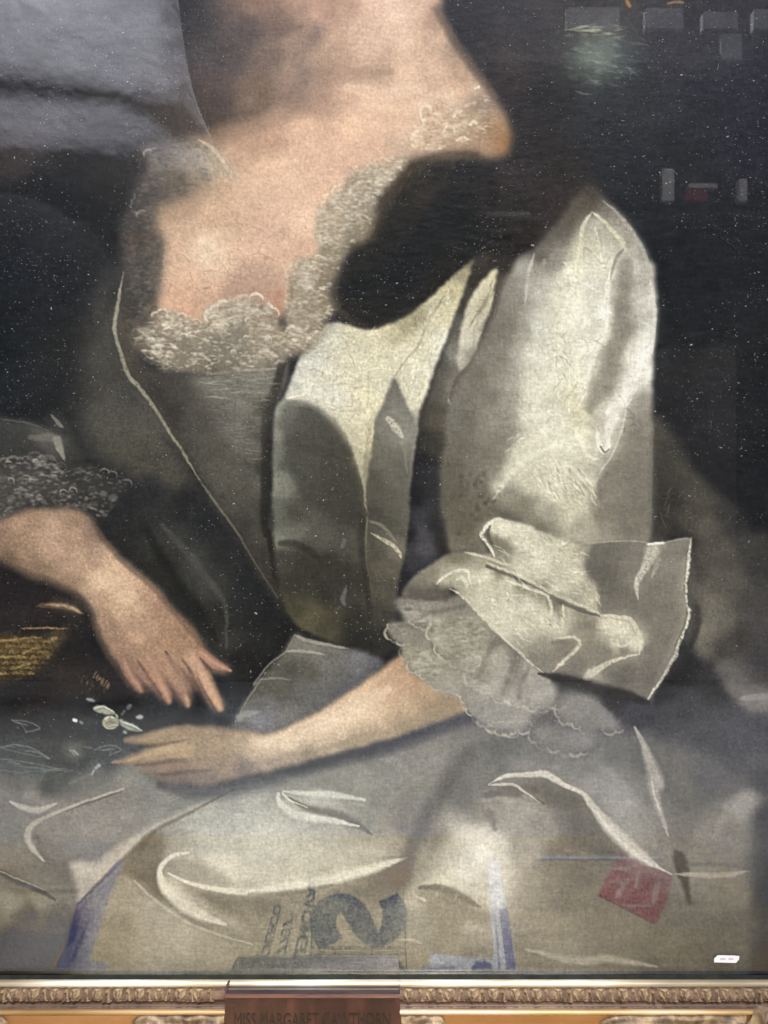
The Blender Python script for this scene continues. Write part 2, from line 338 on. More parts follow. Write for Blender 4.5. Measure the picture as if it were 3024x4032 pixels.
def paint_background():
    area('U -160,-160 1820,-160 1820,2290 -160,2290',
      'A 100,100,2f2e31 600,100,302f32 1050,30,333238 1200,150,3d3b3e 1250,350,48444a 1450,450,54494a 1280,620,433b38 1400,250,4a4447 1600,250,5a5053 1600,600,4f423e 1250,720,4a3d34 600,600,2a2a2d 200,600,2a2a2e 100,900,40393a 300,1100,23262c 100,1300,20242b 600,1300,24262a '
      'B 60,40,5a4f52 200,170,554b50 100,300,685c60 150,420,6a5e5e 60,540,54443f 1150,100,24222b 1250,200,232029 1400,350,2a262c 1500,500,33292b 1600,700,2c282b 1570,900,2b2628 1600,100,2f2d36 1600,1050,332c2e 1600,1250,2a2526 '
      'C 100,350,3d3638 300,60,3a3538 550,80,332f34 900,60,3a383d 1300,60,33323a 1100,300,363640 1400,300,35353f 1600,500,2c2d39 1300,600,2b2c37 900,650,2f3138 600,750,2b2d34 300,600,26262c 250,850,292629 400,950,2c2727 400,1150,322c2a 100,1300,2a2524 800,1000,252830 1200,1000,26282f 1600,900,262833 1000,1300,1e2229 1500,1400,1e2128 '
      'F 1050,100,1b1f25 1300,300,1b1f26 1600,100,1d2027 1100,600,1d2126 1600,700,1b1e24 1350,700,24252a 1350,1000,22242a 1150,900,1d2126 1200,1150,1e2126 1600,1200,1a1d22 1600,1550,1c1e22 '
      'D 100,100,1f242c 100,500,20252c 300,300,20242a 100,800,21262c 300,800,22262a 400,600,262829 200,950,202428 430,950,2a2c2c 500,1080,2a2c2c '
      'G 100,450,2b2629 350,560,2b2627 200,650,322b2c 450,700,2c2928 420,850,2a2727 560,850,262527 600,1000,35302e 400,1000,38322f 250,1100,2f2c2b 700,1100,2c2b2c 100,1200,2d2c2e 1200,1100,2c2d30 1000,1200,3a3d41 500,1200,36373a 300,1300,3d3e40 1300,1230,41454a 600,1300,474a4c 100,1400,4b4e4f 700,1450,55585b 500,1550,5d6061 250,1450,50524f 100,1600,6a6965 '
      'H 50,600,232426 60,800,1f2022 250,750,232321 800,870,2a2a2a 1300,1300,52525a 1500,1450,636268 1659,1500,6e6d71 '
      'I 1150,950,2b2b2d 1300,1050,3a3a3d 1200,1150,4b4b50 700,1130,3c3b3d 900,1230,4c4c52 1300,1300,57575d 1500,1350,5c5c64 1600,1250,55555c 1600,1550,64646a 1100,1500,66666a 800,1450,75757a '
      'L 1640,300,5b5b60 1640,700,525256 1640,1100,474645 J 50,300,82807a K 1500,100,6a6a6e', edge=0, eps=26, rag=0, grain=.03)
    # sky glimpsed behind the trees
    area('C 470,200 620,160 800,170 880,300 800,450 680,560 560,560 500,450 440,330', 'C 620,190,6b7167 720,180,74776b 560,330,6a766f 650,330,737f79 720,300,66736f 800,300,545e60 620,470,515a55 560,560,3f4645 700,560,3a4041 480,250,525650', edge=26, rag=5, a=.9)
    scumble('C 480,170 880,180 860,420 700,540 520,520', 70, '8d978d', 52, 4, 4, .35, .18, 31)
    scumble('C 520,160 820,160 760,200 560,200', 12, 'a3a68f', 70, -2, 5, .5, .1, 32)
    stroke('C 820,0 830,20 840,40', '8d6a45', 8, .8, .8); stroke('C 1060,20 1110,12 1160,18', '7d674c', 5, .8, .8)

def paint_gown_left():
    # the shaded right side of the gown
    area('D 690,60 560,250 500,450 480,700 470,900 500,1080 620,1230 760,1350 700,1450 650,1659 G 640,150 760,300 900,440 1010,560 1110,670 1230,850 1380,960 1360,1040 1480,1060 1560,960 1659,860 H 200,700 0,330 D 1400,1659 1180,1340 930,940 760,710 680,480 690,330 735,110',
      'D 700,120,54504c 640,300,4a4743 600,600,514e48 530,450,42403c 520,800,45433e 620,950,56534b 750,850,4e4c45 720,1150,545147 900,1050,58554a 850,1250,4f4c41 1000,1300,514e43 900,1400,2b2d2f 750,1450,292b2d 1100,1500,28292a 1250,1600,26282a G 800,150,2a2a28 900,200,32322e 1020,180,3a3a37 1150,330,40413f 1230,480,3b3b38 1000,350,282824 1100,600,252623 1150,720,2a2a27 1300,650,2a2a27 1350,800,3a3833 1400,650,292a29 1300,250,2b2c2c 1500,450,26282a 1590,650,232425 1450,900,242423 1330,1010,262628',
      edge=20, part='painted_gown_side', rag=3, eps=22, grain=.03)
    area('G 880,150 1000,120 1130,280 1250,430 1360,600 1350,760 1270,650 1120,430', 'G 1000,200,3e3e3b 1250,480,454540 1330,700,37362f', edge=22, rag=3, a=.55)
    stroke('G 870,130 960,300 1080,480 1200,640 1290,790', '20211f', [14, 20, 22, 20, 10], 1.4, .55, lift=0); stroke('G 960,100 1090,240 1220,400 1330,560 1350,700', '55554f', [8, 16, 16, 12, 6], 1.5, .5, lift=0); stroke('G 1340,700 1345,830', '5c5a52', [4, 6], 1.4, .5, lift=0); stroke('D 620,500 600,800 640,1000', '4f4d48', [30, 40, 30], 1.6, .35, lift=0)
    # sleeve at the far left
    area('U -40,905 D 60,975 160,995 290,1045 360,1070 470,1150 570,1260 640,1330 560,1310 400,1280 250,1220 0,1250 U -40,1010', 'D 60,1020,474846 150,1120,424340 260,1085,5f5e59 330,1110,4d4c47 200,1190,3a3a38 430,1180,3b3b38 520,1260,32312f', edge=7, part='painted_gown_side', rag=2, eps=16)
    stroke('D 170,1085 230,1090 320,1085', '7a786f', [10, 14, 22], .8, .6)
    stroke('D 335,1090 352,1150 385,1225', '918e84', [20, 16, 5], .7, .85); stroke('D 300,955 345,1005 378,1032', '7d7a72', [4, 9, 4], .9, .8)
    stroke('D 0,978 150,1002 290,1048', '5f5f5c', [4, 4, 3], .8, .7)
    # bodice between seam and lapel
    area('D 735,110 700,330 690,480 770,700 940,930 1190,1330 1420,1659 H 0,330 190,650 180,500 140,250 110,0 E 60,1659 70,1200 100,920 150,860 200,760 180,620 D 1640,660 1250,720 1000,710 850,640 800,500 790,300',
      'D 760,250,504a45 750,420,514b44 800,600,4b443c 900,720,443e37 900,830,332f29 1050,800,423e38 1000,950,38342e 1250,740,77736a 1330,800,77736b 1500,740,807c72 1560,830,78756b 1450,900,75726a 1560,1000,67645c 1300,900,5c5951 1200,1000,4a473f 1400,1050,6a675f 1280,1150,4b483f 1500,1150,625f57 1350,1300,524f46 1530,1350,5b5850 1400,1450,4b483f 1520,1550,504d44 G 1450,100,3f3d35 1550,150,4b483f 1600,350,3f3c33 E 60,900,3a372f 70,1050,33312a 60,1300,32312a 60,1550,34332b H 40,100,45423a 60,300,3d3a32 130,450,36342c',
      edge=6, part='painted_bodice', rag=1.5, eps=16, grain=.03)
    stroke('E 170,640 130,800 80,930 70,1200 60,1500 70,1659 H 90,150 120,400', '2b2922', [14, 22, 22, 18, 16, 14, 12, 10], .9, .75, lift=0)
    area('D 900,760 1250,730 1620,690 1600,900 1540,1250 1480,1500 1350,1450 1200,1150', 'D 1300,800,85817780 1500,850,858176 1400,1050,75726880 1480,1250,6c695f 1150,900,5c584f'.replace('80 ', ' '), edge=30, rag=2, a=.4)
    scumble('D 1250,730 1620,700 1560,1000 1500,1250 1300,1000', 150, '98948a', 46, 0, 2.2, .4, .07, 41)
    scumble('D 1250,720 1600,690 1590,780 1270,860', 40, 'aaa69a', 60, -2, 2.4, .55, .06, 42)
    stroke('D 1250,714 1400,695 1640,680', 'a8a294', 6, .6, .8)
    stroke('D 735,110 700,300 680,420 690,490 760,710 830,795 930,940 1080,1170 1180,1340', 'aaa595', [5, 8, 9, 8, 8, 9, 7, 5, 6], .6, .9, .4, .5, col2='8d866f', part='painted_bodice', broken=.25)
    stroke('D 1180,1340 1290,1490 1410,1659 G 1480,270 1640,520 H 120,500', '7d7766', [6, 6, 5, 4, 4, 3], .7, .8, .3, .3, col2='4f493e', broken=.3)

def paint_skin():
    area('B 330,-60 1060,-60 1110,90 1200,270 1290,400 1390,530 1490,680 1530,830 1480,930 1200,960 900,1000 700,1060 560,1300 400,1560 E 230,330 60,400 D 1500,480 1250,470 1000,470 930,330 940,100 A 950,1500 900,1250 1000,1000 1150,840 1300,740 1500,690 B 250,560 330,450 300,330 420,200 330,80',
      'B 450,20,a8826d 560,60,c79f86 700,40,dbb59b 850,60,e0bda3 980,60,d3b096 1060,100,ad8b74 700,250,d5b298 900,250,dcb99c 1080,260,c6a58a 1180,330,a98c74 500,300,b9977f 600,170,cfac93 430,350,a08570 700,400,c5a48a 750,420,bd9c82 900,450,e2bd9f 1100,420,d3af92 1230,450,b6967b 1200,540,d6b294 350,470,977b68 250,560,7d6555 400,580,b08e76 550,560,cfa98e 700,600,e0b89a 600,750,e4ba99 900,700,dab395 1200,700,c8a78d 1380,640,96806f 1430,760,a5825f 1480,830,9a6f48 1350,860,b18e70 300,780,deb495 100,830,c79e81 200,1000,e3bb9c 500,950,ddb497 700,900,d7af93 900,870,c9aa8f 1050,850,c4a68c 100,1200,ddb79a 300,1300,e0ba9d 100,1450,dab397 300,1520,d4ac8f 450,1100,dbb396 '
      'A 1250,780,8a6e57 1400,780,a5846a 1500,720,977a64 1400,900,caa485 1500,850,c49f81 1600,1000,e1b99a 1200,950,b39779 1100,1100,8d7560 1220,1100,b79a7b 1300,1250,d7b292 1050,1250,b69678 1100,1400,d0ae90 1200,1500,e6c6a8 1500,1500,e0ba9d 1050,1550,d6b193 1450,1150,dfb899 1350,1050,d3ae8f '
      'D 1000,60,d5b092 1100,100,dbb495 1300,50,e2bd9e 1500,150,bb9a83 1080,250,d4aa8c 1250,300,cda78a 1400,200,bd9c85 1600,120,bf9d86 1100,350,d0a386 E 50,250,c0967c 100,100,c6a389 180,50,d2ac90 150,280,bf9074 20,330,b58e77',
      edge=9, part='painted_neck_and_chest', rag=2, eps=22, grain=.014)
    area('B 330,-60 620,-60 600,60 500,110 380,90', 'B 420,0,a17b68 560,10,b48c77 450,90,8f7060 540,80,b8937d', edge=16, rag=2, a=.8)
    area('U 500,-60 720,-60 700,60 680,140 660,210 560,250 450,260 420,200 470,90', 'U 560,5,9a7766 640,0,bb937d 690,40,cfa88f 600,55,82695a 540,70,645755 640,90,b6957e 580,120,7f6a5e 500,130,5c5050 640,160,bd9c85 560,190,876f5e 470,220,61514a 620,220,c2a088 540,240,957a66', edge=34, rag=3, a=.8, eps=20)
    stroke('U 560,66 600,70 650,58', '6a5752', [16, 22, 10], 2.0, .28, lift=0)
    # collar bone and throat modelling
    stroke('B 420,420 620,440 820,430', 'a98a72', [24, 30, 12], 1.2, .45, lift=0)
    stroke('B 560,520 760,560 1000,520', 'ecc9ab', [20, 34, 20], 1.2, .4, lift=0)
    stroke('B 620,620 900,640 1080,560 1200,540', 'e6c3a2', [12, 22, 20, 12], 1.1, .45, lift=0)
    area('B 1090,570 1150,545 1200,560 1190,595 1120,600', 'e9cdae', edge=5, a=.6)
    area('A 1150,1470 1250,1440 1340,1500 1330,1570 1220,1590', 'efd2b4', edge=16, a=.7)
    stroke('D 1480,90 1560,160 1560,260', 'ab917d', [40, 60, 50], 1.8, .2, lift=0)
    stroke('B 1090,60 1150,170 1240,310 1330,440 1430,570', '6d5849', [20, 18, 18, 18, 14], 1.3, .55, lift=0)

def paint_hair():
    area('B 870,1020 960,950 1150,915 1330,930 1430,1050 1500,1180 1659,1250 C 300,1150 480,1250 400,1350 250,1480 0,1560 E 1290,40 1130,170 960,320 800,395 680,435 580,420 520,360 490,250 510,150 530,50 B 560,1480 680,1400 760,1250 830,1120',
      'B 1100,980,1f1d1f 1250,1000,1c1c20 1400,1150,221d1e 1560,1250,2a2424 1000,1030,26221e 900,1100,2a261f 860,1200,1c1b19 900,1350,15181a 1200,1300,13171a 1000,1500,14181a 1300,1500,15181a 650,1520,1d1d1b 1500,1400,1d1b1b C 150,1250,2b2424 250,1400,272221 350,1250,312927 E 600,200,14171a 900,150,13161a 700,340,1c1c1a 560,330,24211c 1150,120,1f1d18 1000,280,24221c 520,120,241f1b 1200,60,1c1a17',
      edge=15, part='painted_hair', rag=5, eps=18, grain=.03)
    stroke('E 500,60 480,200 500,320 580,410 690,450 810,415 980,330', '4a4234', [16, 14, 16, 18, 18, 16, 12], 1.2, .55, lift=0)
    stroke('B 560,1480 690,1390 750,1250 830,1110 950,1000 1130,920 1330,930', '54452f', [20, 30, 34, 30, 24, 20, 16], 1.2, .55, lift=0)
    for k_ in range(26):
        t_ = k_ / 25; stroke('B %d,%d %d,%d %d,%d' % (1250 - 330 * t_, 930 + 60 * t_, 1080 - 330 * t_, 1150 + 150 * t_, 900 - 300 * t_, 1450 + 130 * t_), ('33281d', '2a2620', '3d3022')[k_ % 3], [3, 7, 3], 1.5, .22, .3, .15, rag=2, halo=False)
    scumble('B 560,1450 760,1230 980,980 1330,920 1300,960 1000,1040 800,1280 640,1500', 60, '6a5638', 40, 115, 3, .35, .5, 46, .1)
    scumble('E 480,100 500,330 690,450 980,340 1250,100 1180,90 950,290 700,390 560,340', 60, '5a503c', 34, -20, 3, .3, .6, 47, .1)

def paint_lace_neck():
    LB = 'D 960,350 1080,375 1205,415 1250,330 1340,290 1440,265 1560,275 1620,340 1659,420 E 120,380 240,480 380,440 300,560 160,640 D 1630,670 1420,700 1260,712 1100,705 980,690 850,610 800,520 830,440'
    area(LB, 'D 950,410,a39784 880,500,7a7061 1000,600,8b7f6e 1150,450,a09482 1280,370,bbae9b 1450,320,b9ac99 1400,480,918a7b 1340,560,716c60 1350,620,7c7566 1550,480,aa9d89 1550,600,a29682 1100,650,83786a 1220,440,8f8473 900,620,6b6254 1640,640,8d8271 1280,690,6a6459 E 60,420,a4937d 200,480,a8997f 260,540,9c8f7c 100,600,948a77', edge=7, part='painted_neck_lace', rag=4, eps=14, grain=.015, a=.93)
    LR = 'B 215,1640 235,1580 300,1530 380,1520 365,1400 385,1270 460,1170 560,1050 700,985 860,940 900,985 800,1090 720,1230 690,1380 570,1470 510,1560 E 470,170 450,250 480,330 400,440 260,560 190,430 195,260 215,120'
    area(LR, 'B 650,1050,b6a792 830,970,bba98f 560,1250,a49784 480,1300,b09f8a 500,1400,a79b87 650,1200,a09480 700,1330,8d8069 600,1420,8f836e 350,1580,ab9e8a 450,1540,a0937d E 300,150,aa9d8a 420,120,8a7c67 350,300,a2957f 250,400,aa9c88 420,280,85785f 450,60,7c6f5a', edge=7, part='painted_neck_lace', rag=4, eps=14, grain=.015, a=.92)
    LS = 'A 840,900 900,870 1050,830 1180,830 1330,940 1395,1070 1250,1080 1120,1150 980,1220 955,1300 965,1500 D 965,150 950,300 880,430 800,600 770,450 750,250 735,120 A 710,1400 755,1230 800,1130 880,1000'
    area(LS, 'A 950,900,716b69 900,960,827b76 1050,900,857d77 1180,900,978c7f 1300,980,b9a690 1370,1050,ceb69b 1180,1040,8f8069 1050,1080,6a5f55 900,1100,5f5956 850,1200,5a5452 920,1280,5f564c 820,1400,4f4a46 930,1450,6b6156 D 850,100,57514d 930,150,6d6257 850,250,4e4944 800,450,5b534a 920,320,857865 790,300,453f3a 830,560,5c5449', edge=10, part='painted_neck_lace', rag=5, eps=14, grain=.015, a=.9)
    area('B 900,900 960,780 980,660 1040,610 1120,640 1230,620 1320,560 1400,620 1420,720 1380,830 1200,870 1000,890', 'B 1000,700,dabb9f 1100,800,cbac92 1250,700,bda48f 1350,600,9f8c7d 1380,720,a88c70 1000,870,c6aa90 1200,850,b5977c', edge=9, rag=3, a=.55, part='painted_shoulder_lace')
    lace(LB, 260, 'e0d6c4', '7a705f', 13, 51, .58); lace(LR, 190, 'e0d5c2', '80745f', 12, 52, .52); lace(LS, 190, '8f877e', '3c3733', 12, 53, .26)
    for P_ in (LB, LR): area(P_, 'c9bda9', edge=10, rag=3, a=.16)
    lace('B 900,880 960,700 1040,610 1230,620 1400,560 1400,820 1150,880', 50, 'e6d2b6', 'a28468', 11, 54, .45)
    for p, w in (('B 985,660 1000,630 1040,625 1050,670', 6), ('B 1010,740 990,700 985,660', 5), ('B 930,830 945,800 985,760', 8), ('B 1190,700 1200,660 1240,660', 6), ('B 1120,790 1150,750 1190,765 1190,790', 6), ('B 1280,745 1300,720 1325,740', 7), ('B 1200,840 1240,815 1275,835', 6), ('B 1310,530 1340,520', 6)):
        stroke(p, 'ead8bc', w, .7, .75, .4, .6)
    scallop('D 905,375 960,352 1080,378 1205,418', 8, 'd6cab4', .8, 4.5, 61); scallop('D 1245,400 1260,345 1330,300 1440,270 1560,280 1640,360', 10, 'ddd2be', .9, 5.5, 62)
    scallop('E 210,300 210,170 240,60 B 250,1600 320,1540 420,1530', 9, 'd6c8b0', .7, 4.5, 63); scallop('B 375,1420 380,1270 470,1160 570,1040 700,985 850,945', 10, 'dccdb4', .75, 4.5, 64)
    scallop('A 955,1250 975,1400 965,1550 D 970,100 955,300', 6, 'b5a38b', .7, 4, 65)
    scallop('A 850,1010 870,930 940,880', 9, 'a59c95', .6, 5, 66); scallop('A 790,1150 760,1230 800,1290 860,1270', 8, '8f8884', .6, 4, 67)
    gr = np.random.default_rng(77)
    for x, y, r in ((1280, 385, 14), (1385, 395, 12), (1000, 460, 13), (1090, 490, 10), (1480, 400, 11), (1590, 510, 12), (1460, 500, 8)):
        t0 = gr.uniform(2.6, 3.6); th = np.linspace(t0, t0 + gr.uniform(1.8, 3.6), 8); cx_, cy_ = x * .363763, y * .363763 + 548.6
        stroke(np.stack([cx_ + r * .8 * np.cos(th), cy_ + r * .55 * np.sin(th)], 1), 'dfd4bf', gr.uniform(3, 5.5), .9, .75, .5, .7, rag=1.8, halo=False, taper=.3, broken=.25)
    stroke('A 1180,830 1280,900 1370,1040 1390,1065', 'd6c2a8', [5, 9, 9, 4], .8, .5)

def paint_lapel():
    # dark gap and folds between lapel and sleeve
    area('E 1290,20 1560,30 1480,200 1400,420 1290,650 1180,880 1135,1100 1120,1350 1120,1500 1150,1659 H 1140,50 1170,250 1000,380 930,450 860,540 830,700 900,300 920,0 E 930,1300 960,1050 1060,720 1160,450',
      'E 1330,100,3a332b 1480,60,2f2a26 1450,180,544d43 1250,300,4f493f 1200,420,6b665c 1130,650,5b584f 1180,620,8a867b 1250,720,746f64 1300,680,57534a 1180,800,7d786d 1080,800,5d594f 1050,950,4f4b41 1100,980,57503f 1040,1100,36342d 1090,1150,3a372e 1000,1250,26262a 1080,1300,2a2a2b 960,1450,242428 1000,1560,3c3c43 1080,1600,2a2a2d H 930,150,26262a 1000,150,4a4950 1020,250,4d4c52 1080,100,2b2b2d 1130,220,302e2c 960,330,3b3a3e 880,420,26262a 870,500,333137', edge=6, part='painted_bodice', rag=1.6, eps=12, grain=.02)
    area('E 1440,82 1340,180 1265,310 1225,470 1208,650 1235,690 1290,640 1345,500 1400,320 1430,200', 'E 1420,120,c8bf9f 1330,230,d0c9b0 1290,400,cdc6b0 1250,520,cbc6b6 1230,630,b3aea0 1340,420,bdb6a2 1380,280,b9b196 1290,600,a39e90', edge=3, part='painted_gown_front', rag=1.4, eps=12, lift=.3)
    stroke('E 1280,430 1360,300 1420,150', '8d8570', [4, 8, 4], .8, .6); stroke('E 1400,400 1350,540 1290,660 1200,760 1160,880', '57534a', [6, 9, 12, 10, 6], 1, .6, lift=0)
    stroke('E 1150,860 1165,890 1185,885', 'a39e8f', 5, .7, .7)
    # the lit lapel
    area('E 390,450 470,405 560,425 690,450 810,412 960,335 1130,175 1295,35 1290,90 1240,230 1180,400 1120,560 1065,700 990,930 965,1050 950,1200 930,1330 910,1450 900,1659 H 915,0 900,250 855,450 830,700 790,870 600,830 330,745 230,680 165,520 130,250 110,0 E 100,1659 110,1200 125,930 190,830 270,610',
      'E 410,460,a8a598 300,580,a9a79d 330,640,dcdcd3 240,780,c9c8bf 320,780,dddbca 450,520,d6d3c0 600,600,dad3ba 600,490,cdc6ab 700,520,cfc8ac 820,460,c0b898 900,420,b0a88a 960,380,a59d80 900,600,dcd5bb 1000,480,d3ccb0 1080,400,d3ccae 1100,520,dcdac8 1160,330,cfc8a7 1190,230,c0b893 1260,120,a0967a 1290,50,6f6752 450,720,ded9c6 600,740,dbd4bb 750,700,d6cfb5 650,850,ddd6b7 480,860,d8d5c6 330,850,d9d7cb 850,720,cfc8b2 1000,720,d8d3bf 1000,820,d8d2ba 940,900,cfc9b4 950,980,a5a094 680,960,d9d1b2 600,960,d2ccb4 680,1080,c9c1a2 720,950,cbc4a6 760,800,d6d0b8 '
      'E 160,930,8f9186 130,1050,828277 130,1200,71736a 190,1000,67665c 300,980,55544b 300,1100,4f4e45 420,1100,4b4a40 480,1250,46443a 350,1400,4a493f 180,1350,7a7b70 130,1350,85877c 200,1250,595950 250,1550,504f44 130,1550,64665c 450,1450,403e34 580,1400,3f3d33 560,1550,403e35 550,1200,4c4a3f 630,1130,bdb698 620,1220,a8a084 640,1300,8d866c 590,1280,5f5a4a '
      'H 250,130,6b6b60 150,180,77786d 400,150,56544a 550,150,4a483f 180,300,45443a 300,300,3a392f 450,350,3a382f 250,450,3c3a2f 450,500,35332b 580,450,38362d 250,600,4d4935 330,650,5b5640 450,700,4b4735 600,700,34322a 650,800,2c2b27 750,780,34322d 760,650,45423a 770,500,544f43 790,350,5d584b 850,250,625e52 870,100,5f5c51 780,100,55524a 720,250,4f4c42',
      edge=3.5, part='painted_gown_front', rag=1.2, eps=11, lift=.15, grain=.02)
    # shadow under the lit collar
    area('E 195,880 300,885 380,920 460,1000 540,1120 600,1250 640,1400 600,1500 300,1450 200,1200 170,1000', 'E 220,930,6d6c62 300,960,55534a 400,1030,4d4b42 300,1150,4d4c43 500,1200,47453b 560,1350,413f35 350,1380,4a493f', edge=7, rag=2, a=.8)
    stroke('E 205,855 320,850 420,900 520,990 600,1130 640,1280 655,1400', 'cfc9b2', [8, 10, 12, 16, 18, 12, 5], 1, .55, lift=.1)
    stroke('E 560,960 640,1050 660,1180', 'd8d2b6', [30, 28, 14], 1.1, .6, lift=.1)
    # inner grey fold
    area('E 832,738 770,870 715,1000 695,1180 665,1400 675,1560 760,1640 900,1659 925,1400 955,1150 965,1020 930,940 885,840', 'E 830,800,7a776c 870,880,807d74 760,950,77746a 800,1050,75736a 900,1080,85837a 730,1150,6a675c 850,1200,6d6b60 790,1300,6a675b 900,1300,67655b 700,1350,545146 800,1500,5a574b 880,1500,625f54 720,1550,4a473d', edge=3.5, part='painted_gown_front', rag=1.2, eps=12)
    stroke('E 790,970 840,1030 885,1095', 'c9c5b4', [12, 16, 5], .7, .9, .4, .5); stroke('E 885,1110 900,1200 910,1300', '85837a', [9, 7, 4], 1, .5)
    stroke('E 700,940 690,1080 672,1200 655,1330 660,1450 670,1530', 'c2ba9c', [16, 14, 12, 8, 5, 4], .7, .85, .4, .5, col2='7d7764')
    stroke('E 1130,250 1040,400 960,560 880,660 830,740', 'a9a28c', [6, 6, 5, 5, 4], .8, .6, lift=-.2)
    # bristle marks in the thick white
    scumble('E 420,500 800,460 900,480 820,700 720,900 560,900 260,760', 110, 'e8e2cc', 50, -12, 2.6, .5, .5, 71, .5); scumble('E 420,500 820,470 800,700 650,900 300,760', 70, 'aaa287', 34, -20, 2, .4, .5, 72, -.3)
    scumble('E 980,440 1150,220 1170,380 1080,620 960,900 860,720', 90, 'ebe5cf', 44, 112, 2.6, .55, .2, 73, .5); scumble('E 980,440 1150,220 1170,380 1080,620 960,900', 50, 'a39b80', 30, 112, 2, .45, .2, 74, -.3)
    scumble('E 640,800 760,760 720,1000 690,1150 650,1100', 40, 'ece5c9', 46, 100, 2.6, .6, .2, 75, .5)
    scumble('E 1240,500 1400,200 1420,240 1330,520 1230,640', 36, 'e3dcc6', 34, 112, 2.4, .5, .15, 76, .4)
    stroke('E 195,855 290,835 350,800', 'e4e0cf', 4, .7, .8); stroke('E 400,700 560,740 720,680 860,690', 'e6dfc6', 3, .8, .6)
    # lower folds
    stroke('H 690,150 790,205 850,250 875,300', 'bdb7a0', [4, 9, 9, 4], .6, .9, .4, .5); stroke('H 680,75 760,110 850,210', '8d897a', [5, 8, 4], 1, .6)
    stroke('H 672,60 662,200 668,330 690,430 700,560', '8b8671', [5, 4, 4, 3, 2], .8, .6, col2='5c5848')
    stroke('H 640,60 640,250 670,450 690,650', '2f2d25', [14, 16, 14, 10], 1.2, .5, lift=0)
    stroke('H 540,190 520,235', '6f7075', [10, 6], 1, .5); stroke('H 545,470 530,540 540,580', '6d6e73', [6, 12, 5], 1, .6)
    stroke('H 160,210 250,215 330,255 400,320', '33322a', [12, 16, 14, 8], 1.1, .6, lift=0)

def paint_drape_right():
    area('F 965,975 1100,1085 1230,1280 1300,1370 1480,1500 1580,1659 I 1640,120 1700,300 1700,1130 1560,1060 1350,940 1230,880 1190,800 1200,700 1180,300 1210,180 960,190 F 960,1600',
      'F 990,1050,4a473f 1050,1200,3e3d35 1000,1350,3a3933 1150,1300,454339 1230,1430,4d4a40 1100,1450,37342f 1030,1530,3a3631 1200,1560,4a463d 1400,1550,3a3935 1500,1600,2c2c2c I 1000,100,3d3a36 1100,150,35332f 1300,100,5a564d 1400,250,58544b 1250,350,4c4942 1350,450,5f5b52 1450,420,5a564f 1300,580,7a766b 1280,720,7d796d 1400,680,6c685e 1230,600,4d4a45 1500,200,403e3b 1600,350,3b3a39 1550,550,4b4947 1620,700,4d4b4c 1500,760,45423f 1400,850,4c4945 1600,900,48464a 1500,980,5d5a58 1250,830,6c685f',
      edge=9, part='painted_mantle', rag=3, eps=20, grain=.025)
    stroke('I 1225,600 1235,680 1210,780 1200,830', '3a3733', [18, 22, 16, 8], 1, .7, lift=0)
    area('I 1350,950 1440,900 1560,1030 1720,1100 1720,1210 1560,1215 1480,1150 1390,1050', 'I 1420,980,6b6865 1450,1080,77746f 1540,1140,8b8783 1620,1170,8d8985 1560,1060,6a6869', edge=6, part='painted_mantle', rag=2, a=.9)
    stroke('I 1490,1135 1580,1125 1700,1130', 'a5a09b', [8, 14, 18], .9, .6)
    stroke('F 970,990 965,1300 960,1600', '6d685d', [8, 6, 4], 1, .6)
    scumble('F 960,1500 1100,1380 1200,1600 1000,1659', 10, '77735f', 60, -60, 2.4, .5, .4, 81)

